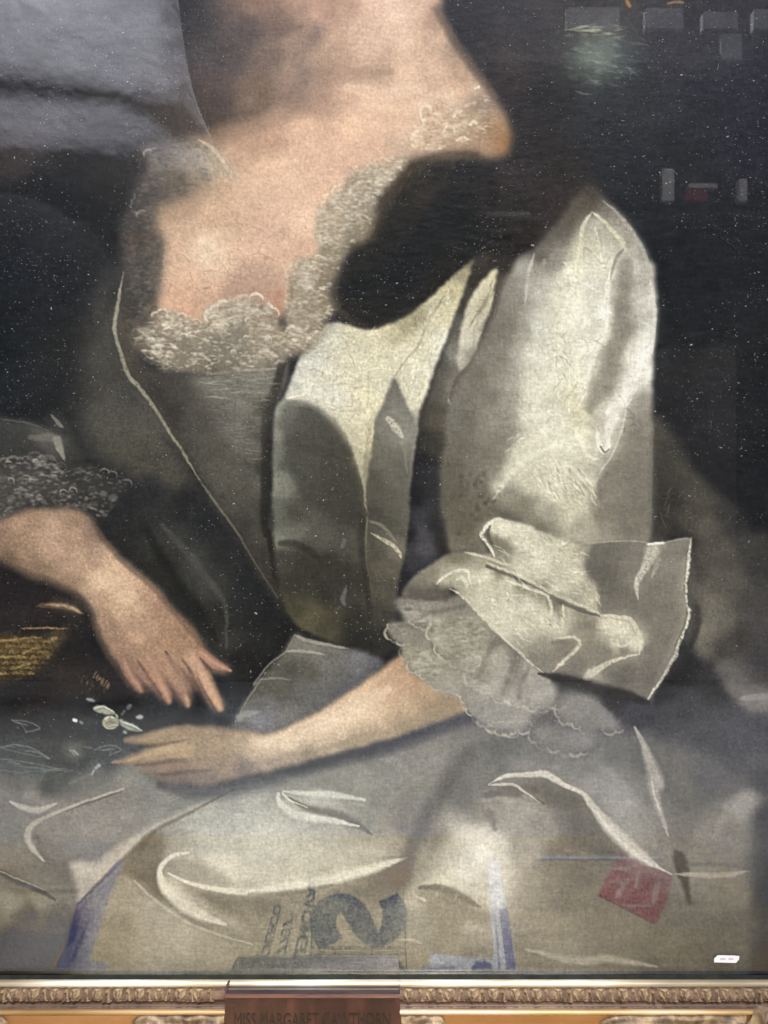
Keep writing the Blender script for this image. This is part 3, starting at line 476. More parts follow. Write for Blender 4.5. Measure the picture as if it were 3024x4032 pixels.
def paint_sleeve():
    area('C 560,1130 610,1110 700,1190 800,1290 890,1410 955,1540 F 985,80 1000,250 995,420 975,650 970,900 962,1200 962,1500 965,1659 I 950,190 930,215 700,215 560,230 300,160 100,100 U 1060,1140 H 1350,160 1380,260 1250,270 1160,250 1135,50 E 1150,1640 1115,1500 1110,1350 1130,1100 1160,890 1280,650 1400,420 1470,200 1570,30 C 300,1450 470,1250',
      'C 600,1150,524b42 560,1200,675f53 500,1280,6b6459 700,1230,7a756a 750,1290,8d887d 850,1400,97938a 920,1520,9d9a90 620,1350,b3b0a2 650,1550,dad6c2 560,1480,cdc8b2 430,1400,746f65 400,1550,918e84 300,1520,6b665d 740,1400,b1ad9e 800,1560,b5b1a5 880,1580,b9b6ab 700,1500,c9c5b4 '
      'F 50,150,716b61 50,300,7b766b 150,250,918d83 230,100,a3a096 300,200,bebbb1 430,250,d4d1bf 500,120,e0ddc8 500,250,e3e0cb 620,200,d2d1c6 620,60,cfccbc 720,60,d5d2c2 700,350,e7e5d9 700,480,e2e0d0 750,230,bdb9ac 790,320,938f83 800,450,8d897d 820,180,a09c90 870,120,bebbb0 880,250,c3c0b5 930,300,d6d4cb 930,130,b9b6ac 975,350,b5b2a9 960,480,d5d3ca 300,450,d0cfc3 200,450,a5a297 110,450,817d72 150,600,aeaba0 250,600,d6d4c7 250,800,dcd9c7 130,800,b1ada0 450,450,e0ddc9 450,700,e4e1cd 550,550,ecead8 560,720,e8e3c6 530,850,e3ddbe 620,700,c4bfb0 760,550,8f8a7e 720,680,938d80 640,800,a39d90 600,900,b1ab9a 700,800,8f897c 850,600,d8d4c8 920,580,e5e3db 930,720,d9d6cc 850,750,dbd7cc 780,850,ddd8cd 720,960,cdc8bb 640,1000,b6b0a2 560,960,cfc9b0 530,1050,e0dcc0 450,1100,dfdccb 350,1000,dad7c5 250,950,d3d0bf 300,1150,d8d4bf 200,1200,d2cebb 130,1300,c3bfae 60,1390,c9c5b5 50,600,837f74 30,850,827e73 100,950,9a968a 60,1100,847f74 40,1250,837e72 100,1420,908c7e 250,1350,cac6b3 400,1300,dad6c1 400,1430,d6d2bc 500,1520,d0cbb5 580,1350,cdc8b4 650,1250,b9b4a5 650,1150,d0cbba 700,1200,a59f92 750,1100,c4bfb1 850,900,a39e92 850,1050,8a8579 920,900,918c81 900,1200,827d72 750,1350,847e72 900,1400,7f7a6f 700,1450,948e80 680,1560,8f897b 850,1560,79746a 560,1600,b0ab98 350,1530,aca797 200,1500,888374 120,1590,6c675c 300,1620,847f71 '
      'E 1400,500,7d786d 1300,750,7b776c 1250,1000,77736a 1180,1100,6d695e 1200,1400,605b50 1350,1200,7d796e 1450,1050,918d82 1500,850,a29f94 1480,600,8b877c 1350,1400,6f6a5e 1150,1300,625d50 1250,1580,6c6657 1400,1500,746f62 H 1250,100,6b6557 1250,220,716b5d 1400,30,6b6659',
      edge=4, part='painted_sleeve', rag=1.5, eps=11, grain=.014, lift=.1)
    area('C 560,1110 620,1095 700,1180 640,1230 560,1290 470,1370 340,1450 300,1430 460,1240', 'C 600,1130,453e36 560,1200,574f44 480,1290,57504580 380,1400,5a53493'.replace('80 ', ' ').replace('5a53493', '5a5349'), edge=12, rag=3, a=.75)
    area('F 780,30 840,40 830,200 810,400 780,560 700,740 620,900 590,880 640,740 720,560 760,360 770,180', 'F 810,100,a29e92 800,300,918d81 790,450,8b877b 730,640,8f897c 640,830,9c968a', edge=8, rag=1, a=.8)
    area('F 860,640 940,470 965,620 950,780 860,860 790,960 730,1080 700,1020 720,940 790,840', 'F 920,560,e6e4dc 880,700,dedacf 800,860,dfdace 740,980,cdc8bb', edge=7, rag=1, a=.85)
    area('F 830,880 950,800 965,1000 960,1640 820,1600 680,1590 660,1330 720,1230 780,1080', 'F 880,900,989388 850,1000,8b867b 930,1100,878277 860,1250,837e73 720,1400,87817580 900,1450,7d786d 720,1560,857f72'.replace('80 ', ' '), edge=9, rag=1, a=.8)
    area('E 1290,650 1400,420 1480,230 1560,60 1600,200 1560,420 1500,620 1480,850 1440,1050 1400,1250 1440,1420 1350,1600 1150,1650 1115,1400 1135,1100 1165,890', 'E 1450,400,7a756a 1350,700,77726680 1250,950,736e63 1180,1250,655f54 1350,1300,6f6a5e 1420,1000,857f73 1480,700,8d887c 1530,300,87837a 1300,1550,67614f'.replace('80 ', ' '), edge=20, rag=2, a=.5)
    area('F 400,380 500,110 600,120 640,300 600,560 560,760 545,960 600,1180 480,1260 330,1150 250,900 260,620', 'F 500,200,e9e5d0 450,450,e6e2cf 560,560,efecda 400,750,e6e2ce 540,860,e8e1c4 430,1050,e5e1cc 330,950,dfdbc8', edge=26, rag=3, a=.45)
    # the peak and long folds
    stroke('C 612,1258 565,1345 545,1450 530,1550 515,1659', 'dcd7bd', [5, 9, 10, 14, 18], .7, .85, .5, .6); stroke('C 615,1256 690,1320 760,1400 795,1445 800,1490', 'd9d4ba', [6, 8, 9, 11, 8], .7, .85, .5, .6)
    stroke('C 635,1345 645,1430 660,1520 680,1600', 'e0dcc5', [4, 9, 8, 6], .8, .75, .5, .5); stroke('C 800,1480 760,1530 735,1600 720,1659', '8b8678', [4, 8, 6, 4], .8, .6, lift=-.3)
    stroke('C 680,1190 790,1300 880,1420 945,1560 F 975,150 980,300', 'b9b5a9', [4, 7, 8, 7, 7, 5], .9, .6, .4, .4)
    stroke('F 815,60 800,250 780,450 740,620 660,800 600,930', '8a8579', [26, 26, 30, 36, 30, 16], 1.2, .5, lift=-.1)
    stroke('F 720,100 700,280 680,450 620,600 570,760 540,900', 'efede0', [12, 16, 18, 16, 18, 14], 1, .55, .4, .3)
    stroke('F 930,450 900,600 860,740 780,900 720,1040 690,1150', 'eae7de', [14, 24, 26, 22, 18, 8], .9, .6, .5, .5)
    stroke('F 960,150 985,350 970,600', 'dad8cf', [8, 9, 6], .9, .6)
    stroke('F 450,40 500,150 520,300 480,450 520,620 530,800', 'efecd8', [8, 14, 16, 14, 20, 20], 1, .5, .5, .4)
    stroke('F 270,0 230,150 220,300', 'c4c1b6', [6, 8, 6], .9, .6); stroke('F 330,40 270,200 260,330', 'a8a59b', [10, 12, 8], 1, .5, lift=0)
    stroke('F 25,1455 70,1390 170,1270 290,1180 430,1110', 'e3dfcd', [3, 9, 14, 14, 10], .8, .6, .5, .4)
    stroke('F 510,1050 560,1150 610,1210 660,1220', 'ece8d2', [12, 8, 6, 4], .8, .7, .4, .5)
    stroke('F 640,1040 650,1110 680,1170 710,1150 720,1080', 'f0ece0', [10, 10, 9, 9, 8], .6, .85, .7, 1.0); stroke('F 665,1140 690,1175 715,1160', '827b6b', [4, 5, 3], .7, .8, lift=-.6)
    stroke('F 700,960 730,900 790,880 830,800', 'f1eee6', [10, 14, 16, 14], .8, .7, .5, .6)
    stroke('F 820,900 790,1050 730,1200 650,1310', 'd8d4c8', [5, 5, 4, 3], .9, .5)
    stroke('F 700,1310 660,1360 665,1450', '77716580'[:6], [8, 12, 10], 1, .4, lift=0)
    SW = 'F 380,350 480,120 560,200 640,300 600,600 560,900 480,1000 350,950 250,800 280,550'
    scumble(SW, 110, 'f2efdf', 44, 82, 2.6, .5, .22, 91, .5); scumble(SW, 60, 'b5b19f', 30, 80, 2, .35, .3, 92, -.3)
    scumble('F 380,600 430,530 520,650 480,780 420,800', 26, 'f4f1dd', 36, 58, 3, .75, .15, 93, .9); scumble('F 400,620 440,560 500,680 460,760', 14, 'a8a18a', 26, 58, 2, .7, .15, 94, -.5)
    scumble('F 250,1260 480,1230 640,1340 600,1500 440,1480 300,1400', 70, 'f0ecda', 42, 55, 3, .65, .25, 95, .8); scumble('F 280,1280 480,1250 600,1360 520,1480 350,1420', 44, '8f8976', 26, 55, 2, .6, .2, 96, -.5)
    scumble('F 840,640 930,480 950,650 850,850 740,1000', 44, 'f3f0e9', 40, 108, 2.6, .5, .15, 97, .5)
    scumble('F 150,1050 330,1000 300,1250 120,1300', 20, 'e6e2d0', 40, -45, 2.4, .5, .25, 98, .4)
    scumble('F 0,400 250,350 240,1200 20,1300', 50, '9f9b8e', 46, 95, 3, .3, .3, 99, .2)
    scumble('E 1150,1350 1450,1300 1400,1600 1150,1659', 60, '453f35', 16, 30, 6, .35, 1.2, 100, -.1)

def paint_left_arm():
    # basket under the arm
    area('G -20,770 120,765 250,760 390,700 420,720 340,830 250,950 200,990 60,1020 -20,1030', 'G 50,830,5a4a2a 150,850,5c4b2b 250,820,54452c 330,770,4d4030 100,930,524329 50,980,463925 190,960,463825 390,715,463b30', edge=6, part='painted_basket', rag=2, eps=12, grain=.08)
    scumble('G -20,770 250,765 340,800 220,970 -20,1020', 90, '8d7648', 24, -6, 2.6, .55, .35, 111, .5); scumble('G -20,770 250,765 340,800 220,970 -20,1020', 60, '35291a', 22, -10, 2.4, .5, .4, 112, -.2)
    for r_ in range(7):
        for c_ in range(11):
            x_, y_ = -10 + 30 * c_ + (15 if r_ % 2 else 0), 790 + 32 * r_
            if x_ < 330 - 26 * r_: stroke('G %d,%d %d,%d %d,%d' % (x_, y_ + 6, x_ + 14, y_ - 5, x_ + 28, y_ + 4), ('97804f', '6b5731', '80693c')[(r_ + c_ * 2) % 3], 5, 1.0, .6, .4, .4, rag=2.2, halo=False)
    for p, w in (('G -10,795 120,778 245,768', 4), ('G 120,715 260,715 400,715', 4), ('G 0,885 90,880 160,885', 4), ('G 100,950 150,930 180,925', 5), ('G 130,870 190,840 240,830', 4), ('G 0,985 40,985', 4), ('G 305,775 330,770', 8)):
        stroke(p, 'a9905c', w, .7, .75, .5, .6)
    stroke('G 215,585 290,578 380,585 440,600 495,632', '6b5648', [6, 12, 14, 14, 6], .8, .8); stroke('G 270,578 360,580 440,600 480,622', 'b59b76', [4, 6, 7, 3], .6, .8, .5, .5)
    gr = np.random.default_rng(79)
    for i in range(9):
        x, y = 565 + 10 * i + gr.normal() * 3, 990 + 9 * i + gr.normal() * 4; l_ = gr.uniform(8, 20)
        stroke('G %d,%d %d,%d %d,%d' % (x - l_ * .6, y + l_, x - 2, y, x + l_ * .4, y - l_ * .8), 'a58a68', gr.uniform(2, 3.6), .9, .6, .3, .4, halo=False, taper=.3)
    scumble('G 460,1010 560,990 650,1080 560,1090', 16, '8d735a', 12, -65, 2.6, .6, .3, 113, .4); scumble('G 110,1195 210,1170 230,1200 120,1225', 10, '7a6250', 14, -60, 2.4, .6, .2, 114, .3)
    ARM = 'D -60,1600 60,1545 200,1508 400,1500 500,1530 560,1600 G 570,110 620,200 750,320 850,400 935,480 1015,580 1105,670 1185,770 1235,860 1300,915 1372,962 1330,985 1245,965 1275,1060 1335,1165 1325,1198 1285,1203 1240,1165 1195,1090 1150,1060 1130,1100 1135,1160 1105,1178 1060,1135 1020,1085 1018,1140 990,1158 940,1110 880,1060 850,1092 800,1078 735,1010 695,925 650,860 600,780 570,700 545,600 485,530 400,482 250,425 130,375 -60,290'
    area(ARM, 'G 0,150,9c7e68 100,90,b08f75 200,60,a98a70 300,150,bd9d82 450,60,9c8068 450,170,b29279 540,150,8d7360 300,240,b5957a 500,300,b99a7e 120,260,a3866c 60,310,7d6651 250,380,8d745c 400,430,947a62 420,360,b1927a 560,300,b0927a 650,350,c8a88a 600,430,d2b393 560,520,b3957a 750,420,c4a486 760,520,cdad8d 700,620,c9a98a 860,520,b39177 850,620,bb997c 950,600,a38169 1000,700,aa876b 1080,740,9c7a60 800,750,be9b7f 650,700,9d7e67 620,640,a5876e 900,700,b59277 950,800,a98669 700,820,a08169 780,880,9a7b65 1100,850,a07e65 1180,850,957459 1280,930,a37c67 1340,962,a0766a 1200,960,b28e73 1200,1030,b08c72 1260,1130,a68871 1300,1180,9c7e6e 1020,950,a8866d 1060,1030,a07f69 1100,1130,8b6f63 900,980,a58169 960,1070,9b7763 1000,1130,8f6e60 760,960,8f6f5e 800,1020,906f5f 830,1075,7d6257 860,900,a38168', edge=6, part='painted_near_arm', rag=1.5, eps=13, grain=.03)
    for p, w in (('G 985,855 1030,920 1080,990 1140,1050 1170,1070', [4, 10, 14, 18, 10]), ('G 880,910 940,985 1000,1060 1030,1100', [4, 10, 14, 8]), ('G 755,930 800,1000 850,1060 870,1080', [3, 8, 10, 8]), ('G 1190,895 1225,940 1245,965', [4, 8, 8])):
        stroke(p, '5f4a40', np.asarray(w) * 1.25, 1.4, .62, lift=0)
    for p_, c_, w_ in (('G 735,900 775,985 815,1050 838,1085', '977461', [22, 22, 20, 13]), ('G 880,890 935,990 980,1085 1003,1148', 'a58068', [22, 22, 20, 13]), ('G 1020,880 1065,985 1098,1080 1115,1168', 'a28169', [22, 23, 21, 13]), ('G 1140,870 1205,980 1262,1090 1308,1192', 'b28e73', [22, 25, 23, 14]), ('G 1190,860 1270,918 1368,966', 'a37b66', [18, 18, 7])):
        stroke(p_, c_, w_, .9, .75, .2, .1, rag=.8, halo=False); stroke(p_, 'c9a58a', np.asarray(w_) * .35, 1.8, .35, .2, 0, rag=.8, halo=False)
    for p_, w_ in (('G 985,850 1030,920 1075,1000 1105,1080 1135,1130', [2, 6, 8, 8, 5]), ('G 815,905 870,985 925,1060 960,1110', [2, 6, 7, 5]), ('G 700,935 740,1010 790,1070', [2, 4, 4]), ('G 1160,950 1190,1040 1240,1130 1270,1185', [2, 5, 4, 3]), ('G 1085,900 1140,990 1165,1070 1190,1110', [2, 7, 10, 6]), ('G 1190,890 1230,945 1260,965', [2, 6, 4])):
        stroke(p_, '54403a', np.asarray(w_) * 1.3, 1.9, .45, lift=0, rag=.8)
    stroke('G 1050,930 1110,1000 1170,1080', '7d6050', [5, 8, 6], 1.2, .5, lift=0)
    stroke('G 1100,880 1190,990 1260,1110 1300,1180', 'c09c82', [8, 16, 14, 8], 1.1, .5, lift=.05)
    stroke('G 1000,880 1060,960 1100,1080', 'b08d74', [6, 12, 8], 1.1, .4, lift=.05); stroke('G 860,930 920,1010 980,1110', 'ad866f', [6, 11, 8], 1.1, .4, lift=.05)
    stroke('G 560,480 640,430 760,500 830,600', 'd8b999', [20, 44, 44, 20], 1.3, .35, lift=.05); stroke('G 150,380 300,440 450,520 540,630 600,800 690,950', '5c4b3e', [14, 16, 16, 14, 12, 10], 1.3, .4, lift=0)
    stroke('G 580,130 700,290 880,450 1020,610 1180,800', '6a5444', [10, 10, 10, 10, 8], 1.3, .45, lift=0)
    scumble('G 50,100 500,80 900,560 1100,800 800,850 500,450 100,280', 160, 'cfae90', 16, 30, 3, .18, .8, 115, .1); scumble('G 50,100 500,80 900,560 1100,800 800,850 500,450 100,280', 130, '86694f', 12, 20, 2.6, .22, .8, 116, -.1)
    LL = 'U -30,1005 D 60,1215 250,1208 400,1275 560,1280 650,1330 770,1362 700,1430 640,1530 570,1600 490,1520 380,1490 200,1500 60,1535 U -30,1125'
    area(LL, 'D 60,1260,56534f 200,1250,5b5855 330,1290,4b4845 60,1350,65625e 200,1350,5c5956 350,1380,57534f 100,1450,5d5955 300,1470,4e4843 450,1330,3f3d3b 550,1320,474542 500,1420,3f3c39 600,1500,3d3a38 680,1350,403f3d 420,1470,4d4843', edge=8, part='painted_wrist_lace', rag=4, eps=14, grain=.02, a=.92)
    lace(LL, 230, 'b1aea8', '3a3836', 11, 55, .46)
    gr = np.random.default_rng(78)
    for x, y in ((65, 1350), (375, 1412), (430, 1405), (160, 1340), (50, 1245), (220, 1240)):
        t0 = gr.uniform(2.4, 3.8); th = np.linspace(t0, t0 + gr.uniform(1.8, 4.2), 8); cx_, cy_ = x * .363763, y * .363763 + 548.6; r = gr.uniform(6, 10)
        stroke(np.stack([cx_ + r * np.cos(th), cy_ + r * .8 * np.sin(th)], 1), 'b5b2aa', gr.uniform(2.5, 4.5), .9, .65, .5, .6, rag=1.8, halo=False, taper=.3, broken=.25)
    scallop('D 0,1240 100,1225 250,1212 400,1280', 9, 'a8a59e', .6, 4, 68); scallop('D 600,1290 700,1330 760,1365', 8, '8f8d88', .6, 3.5, 69)

def paint_lap():
    # the small turned fold of the gown on the lap
    area('H 240,752 330,785 560,832 760,900 740,965 580,1080 350,1220 150,1320 0,1345 G 1380,1310 1400,1240 1470,1120 1580,970 1659,880 H 180,850',
      'H 260,800,7b7970 350,840,75736a 180,880,65635a 200,960,55544b 100,1030,5b5a52 330,960,5f5d54 150,1090,605e57 420,920,73716b 500,1000,6f6e69 620,930,77777b 700,960,606066 550,1050,66666a 300,1080,6e6d68 80,1180,7a797c 30,1240,898891 200,1250,787774 400,1150,6c6b6a G 1500,1080,5e5d55 1600,1000,55544c 1440,1230,777873 1420,1290,6b6c6b 1550,1200,6a6a66', edge=4, part='painted_skirt', rag=1.5, eps=14, grain=.03)
    stroke('H 240,755 190,850 90,930 0,1050 G 1560,1010 1480,1120 1420,1230', '93918a', [4, 3, 3, 3, 3, 3, 3], .8, .6); stroke('H 245,758 330,790 560,835', 'a19f96', [5, 8, 4], .7, .7)
    stroke('H 190,850 280,850 420,870', 'a5a298', [4, 7, 3], .7, .7); stroke('G 1410,1250 1460,1225 1550,1210', 'a3a4a0', [16, 14, 4], 1, .6)
    stroke('H 40,1020 130,1010 230,1025', '8b8982', [3, 6, 2], .8, .6)

def paint_skirt():
    area('U -60,1640 G 0,1600 250,1590 500,1600 700,1560 J 760,60 900,180 1200,250 1659,200 H 100,1600 500,1510 1000,1370 1350,1280 1659,1380 I 300,1440 700,1400 880,1330 1050,1400 1250,1450 1560,1560 U 1700,1720 U 1720,2190 U -60,2190',
      'G 100,1640,6f6d69 350,1640,6d6c68 J 100,200,7c7a75 50,320,8a8781 50,450,8c8a87 150,350,94918a 300,260,716f6a 300,550,938e84 100,650,8d8777 300,650,857c6b 420,600,877d6c 200,530,8f8a80 600,400,8f8b83 750,330,94928b 900,300,8a8a84 600,300,7d7c78 500,480,8f8b86 620,540,958d83 580,620,8b8274 350,780,7b725f 270,740,7f7765 50,720,8b8371 100,840,81776480'.replace('81776480', '817764') + ' 100,910,a39b86 250,930,968c77 200,1050,665c47 50,1000,6a604b 50,1250,5b523f 300,1200,5e5541 330,1020,6d634e 400,950,867b67 380,1100,675d49 430,860,8d826e 480,760,bfb39f 540,720,c6bbab 620,650,b5aa9b 700,600,b9b0a2 800,540,bbb5a8 900,450,aaa89d 1100,340,989991 1300,300,888a84 780,430,96948b 850,620,766c5c 800,720,7d7362 870,760,7b7160 900,560,8a8171 780,860,90856f 700,900,978c78 900,900,81765f 700,1000,a59b8a 850,1020,aaa290 800,950,a89e8b 750,1200,9b917c 1000,1200,a29880 1200,1250,9d937a 1400,1230,9c937c 1000,1330,988e75 600,1250,8d8472 620,1080,8f8574 1100,430,b0b1a5 1400,480,bfbeb1 1250,480,b9b9ac 1300,600,cbc7b6 1150,600,c9c4b4 1200,650,d3cdbb 1400,720,d6d0bd 1550,650,bdb6a3 1060,700,9f9787 1200,760,968d7b 1100,720,9a9181 1000,520,a5a295 950,640,958d7d 1600,450,aaab9f 1300,800,b6ae9b 1100,880,cfc7b3 1080,940,cbc3b0 1300,950,918774 1500,960,8a806d 1400,1080,a0967f 1250,1130,a59b85 1100,1120,a0967f '
      'K 200,450,b7b7a9 100,600,c1bca7 300,600,b6af99 500,560,aaa592 600,640,9e9581 800,600,8f8573 700,720,a39a87 700,820,867967 850,780,766b5e 300,180,84857f 100,280,8d8f87 500,200,8b8b83 800,150,91908a 1000,120,8f8d87 900,300,8d8b83 800,400,95948a 600,350,b4b3a7 700,450,9d9a8d 800,500,98948a 1000,900,cac1aa 1050,800,a39a87 1150,620,b2aa99 1080,560,8d8678 1250,560,cec8b9 1350,640,e4ded1 1280,700,ddd7c7 1250,780,d9d2bf 1150,820,d0c8b2 1400,800,d1cab9 1550,650,b4aea0 1550,800,b6ae9d 1400,450,8f8b81 1550,450,a19d93 1500,350,8d8a83 1350,250,807e79 1250,300,7a7873 1300,150,7d7b78 1000,1050,ac a38e'.replace('ac a38e', 'aca38e') + ' 1150,1050,a1977f 1300,1000,c2b9a4 1400,950,bab19f 1150,1200,9e937c 900,1250,a39880 400,1000,a1977f 200,950,8e8471 100,1050,a69c85 300,1150,a1977f 600,1100,a0967f 100,1250,9d937b 500,1300,968c75 1300,1300,958b77 1550,1100,a3998a '
      'L 300,450,a09c91 250,600,8e8779 100,600,d9d3c5 100,700,d5cebf 100,800,c1b9a6 200,720,afa795 300,800,9b9280 500,850,82796b 420,720,8a8171 300,1000,9b917d 600,1100,867d6b 800,1150,807663 1000,1150,786f5d 1200,1000,757065 1200,800,86817a 1350,550,908c85 1500,450,89867f 1530,350,a3a09d 1450,700,8b867c 1300,850,847e71 1500,900,7f796d 1590,700,5d5c5f 1640,900,4d4c4b 1550,1100,6a655c 1640,1250,4d4a46 1400,1250,6d675b 1200,1250,766d5b 1200,300,74746f 1300,200,6c6c70 1450,250,6e6e70 1500,100,606066 1620,200,58585e 1620,450,535358 1100,500,7f7d77 1050,250,787672 700,250,8f8e8a 800,400,9b9993 700,150,7d7d7c 600,130,70706f 850,150,757472 300,100,7c7b78 500,100,75757480'.replace('75757480', '757574') + ' 600,220,9b9a95 100,100,6b6b69 500,560,786f5f 600,520,6f6a60 650,480,68635a 450,420,7d786d 350,350,8d887c 350,400,a39e92 900,560,9e9a91 950,650,8f8a81 700,950,7e7566 900,900,7b7468 1000,1000,777063 200,1150,968b77 100,1000,b0a692 400,1180,9d937f',
      edge=10, part='painted_skirt', rag=2, eps=15, grain=.012)
    # valley between the knees
    pass
    # broad forms of the left lap
    area('M 0,330 200,350 420,305 700,320 800,312 640,395 520,450 400,540 330,565 245,565 270,680 200,700 0,600', 'M 60,350,85837f 150,400,8f8c86 40,450,8b8985 300,400,949089 420,350,928f89 560,350,8f8e88 250,470,8e8880 420,450,908a82 200,520,857d70 350,500,8d8477 150,600,867d6c 60,560,8b8373 230,600,7d7361 680,340,90908b', edge=8, rag=1.2, a=.9)
    area('M 0,580 120,640 220,690 250,760 230,900 200,968 0,968', 'M 60,640,7c725e 40,690,9c9480 140,690,938974 100,740,6c624f 60,850,5e5542 180,850,645b47 200,760,6f6551 120,930,5b523f', edge=9, rag=1.2, a=.9)
    area('M 520,455 640,395 800,312 1000,270 1300,300 1480,330 1500,420 1420,530 1390,560 1200,605 1000,645 850,662 720,640 620,600 580,600 550,560 560,490', 'M 600,460,a09d91 700,430,b3b4aa 850,400,b9bab2 820,350,a1a39d 950,440,c1c0b6 700,490,b9b6a9 600,510,a69f90 545,500,91887a 900,520,ccc9ba 1050,520,beb9a8 1200,520,b1aa98 1320,470,a19b8c 1420,440,8b857b 1000,600,b9b19d 1150,580,afa793 1270,550,a8a08d 1360,530,968c7b 850,610,c3baa6 1000,300,8d8e88 1150,290,8c8c86 1300,330,93928a 1450,340,8b8983 1100,450,a5a49a 1250,400,98978d', edge=9, rag=1.2, eps=18)
    area('M 520,452 565,470 560,540 548,600 575,670 640,735 740,795 870,840 780,820 670,775 575,705 500,640 455,585 465,520', 'M 520,490,81776680 490,560,82786680 520,640,7b715f 600,715,7a705e 700,775,82786680 830,828,93897680'.replace('80 ', ' ').replace('93897680', '938976'), edge=7, rag=1)
    area('M 390,640 465,622 560,705 680,785 860,842 1050,870 1060,968 350,968', 'M 440,690,a69c8a 540,740,aea593 500,830,a59b87 640,800,b0a793 720,860,a79d87 900,890,a3997f 420,800,9a907c 400,930,958b75 700,940,9d937b 1000,930,9c927b 1000,880,a0967f', edge=9, rag=1.2)
    area('M 590,615 700,655 850,682 1000,675 1180,640 1380,560 1400,620 1330,665 1150,680 1050,720 1060,860 870,838 750,785 690,735 640,690', 'M 660,665,84796780 780,690,7f7562 900,700,82786580 1050,670,8a806e 1250,630,897f6d 1370,600,76 6b5d 1330,650,7d7264 900,780,9b917c 800,760,948a75 1000,800,a0967f 1000,740,958b77'.replace('76 6b5d', '766b5d').replace('80 ', ' '), edge=9, rag=1)
    area('M 570,585 605,552 680,545 735,578 800,620 860,655 760,645 660,622 600,604', 'M 610,575,a49c8c 690,580,998f7e 780,630,978d7b 840,650,a89f8c', edge=4, rag=1)
    area('M 590,538 650,526 700,548 740,520 840,550 910,600 860,628 780,605 720,575', 'M 630,532,cbc4b3 720,535,dcd6c5 800,575,dfd9c7 870,605,d0c9b6', edge=9, rag=1.4, a=.9)
    area('M 245,562 330,562 400,508 520,438 640,390 800,308 720,368 530,452 430,545 330,645 272,700 268,640', 'M 290,580,c9beac 340,600,c4b9a8 400,540,c0b6a9 470,480,beb7ab 560,430,c4c0b5 680,370,b4b3a9 770,325,9fa09a 290,650,b3a896', edge=4, rag=1, a=.95)
    stroke('M 810,308 640,398 525,458 480,505 400,575 320,655 265,710', '6c6252', [3, 7, 10, 12, 9, 7, 3], 1.5, .55, lift=0)
    stroke('M 535,455 505,490 480,530', '746a59', [8, 12, 8], 1.4, .6, lift=0)
    stroke('M 650,528 600,538 565,565 552,600 575,655 640,712 705,748 780,775', 'ddd6c4', [6, 9, 10, 12, 22, 27, 20, 5], .9, .92, .3, .2)
    stroke('M 580,600 660,635 760,655 850,663 950,652 1080,632 1200,606 1300,578 1405,545', 'e0dac8', [4, 8, 11, 15, 18, 21, 22, 18, 4], 1.0, .92, .3, .2)
    area('M 600,596 760,648 860,656 1000,643 1200,598 1390,546 1330,505 1200,530 1050,575 900,595 780,590 680,580', 'M 700,605,c6bfac 850,625,d8d2bf 1000,612,d9d3c0 1150,580,d3ccb8 1300,545,c8c0ac', edge=14, rag=1.5, a=.62)
    area('M 556,606 585,668 655,722 760,775 860,805 820,765 730,715 655,660 600,615', 'M 600,655,d5cdba 680,710,d2cab7 780,765,c2b9a5', edge=9, rag=1.4, a=.75)
    area('M 700,430 950,395 1000,420 1150,440 1200,480 1000,540 850,520 720,490', 'M 800,450,c3c3b9 950,470,cdccbf 1100,480,c2beaf', edge=22, rag=2, a=.5)
    stroke('M 860,672 1000,668 1150,640', '857b69', [8, 12, 6], 1.4, .5, lift=0)
    stroke('M 465,625 540,695 640,765 740,805 870,845', 'bfb6a3', [4, 6, 6, 6, 3], 1.2, .65, .3, .1)
    # leaf shaped fold
    area('M 960,322 1050,318 1200,335 1280,360 1290,440 1230,440 1100,412 1010,395 965,360', 'M 1000,345,b5b5aa 1100,340,bfc0b5 1230,360,a5a398 1100,400,aaa99e 1250,420,93918680'.replace('93918680', '939186'), edge=8, rag=1.2, a=.8)
    stroke('M 1000,338 1060,374 1150,393 1220,420 1285,465', '7a766b', [4, 14, 20, 16, 4], 1.3, .85, lift=0)
    stroke('M 962,325 966,352 1000,386 1060,406 1150,416 1240,436', 'd3d3c7', [5, 12, 17, 17, 12, 3], 1.0, .9, .3, .2); stroke('M 980,316 1050,323 1150,328 1260,345', 'cbccc1', [4, 10, 14, 5], 1.1, .85, .3, .2); stroke('M 975,322 1000,345 1060,372', 'd6d6ca', [3, 4, 2], .8, .8, .3, .2)
    # left folds
    stroke('M 430,306 330,338 240,372 150,410 105,440 98,480 120,520 152,555', 'bcb5a8', [3, 5, 6, 8, 12, 15, 12, 4], 1.0, .9, .3, .2); stroke('M 420,318 320,350 230,385', '6c6862', [3, 5, 3], 1.2, .6, lift=0)
    stroke('M 35,352 80,372 130,382 195,358', 'c0bbb2', [4, 13, 14, 4], 1.0, .85, .3, .2); stroke('M 130,470 150,530 190,570', '7d7464', [8, 14, 10], 1.4, .5, lift=0)
    stroke('M -5,592 60,625 130,655 190,690', '5f5543', [10, 14, 12, 5], 1.2, .75, lift=0); stroke('M -5,590 70,622 150,655', 'aba28d', [3, 4, 2], 1, .7, lift=0)
    # broad forms of the far knee and overskirt
    area('N 450,1150 700,1110 880,1190 1000,1330 1140,1480 1200,1560 1250,1450 1230,1250 1180,1050 1080,1000 900,960 640,1010 450,1060', 'N 500,1060,85847f 700,1050,807f7d 850,1020,757575 950,1150,9a9a98 1020,1260,a5a4a1 880,1100,8e8e8c 1100,1330,98968f 1150,1450,8f8b83 600,1120,8d8b85 780,1120,8f8e8b 1130,1200,86858380 1000,1050,74747480 1150,1080,6f6f70'.replace('80 ', ' '), edge=14, rag=1.2, a=.85)
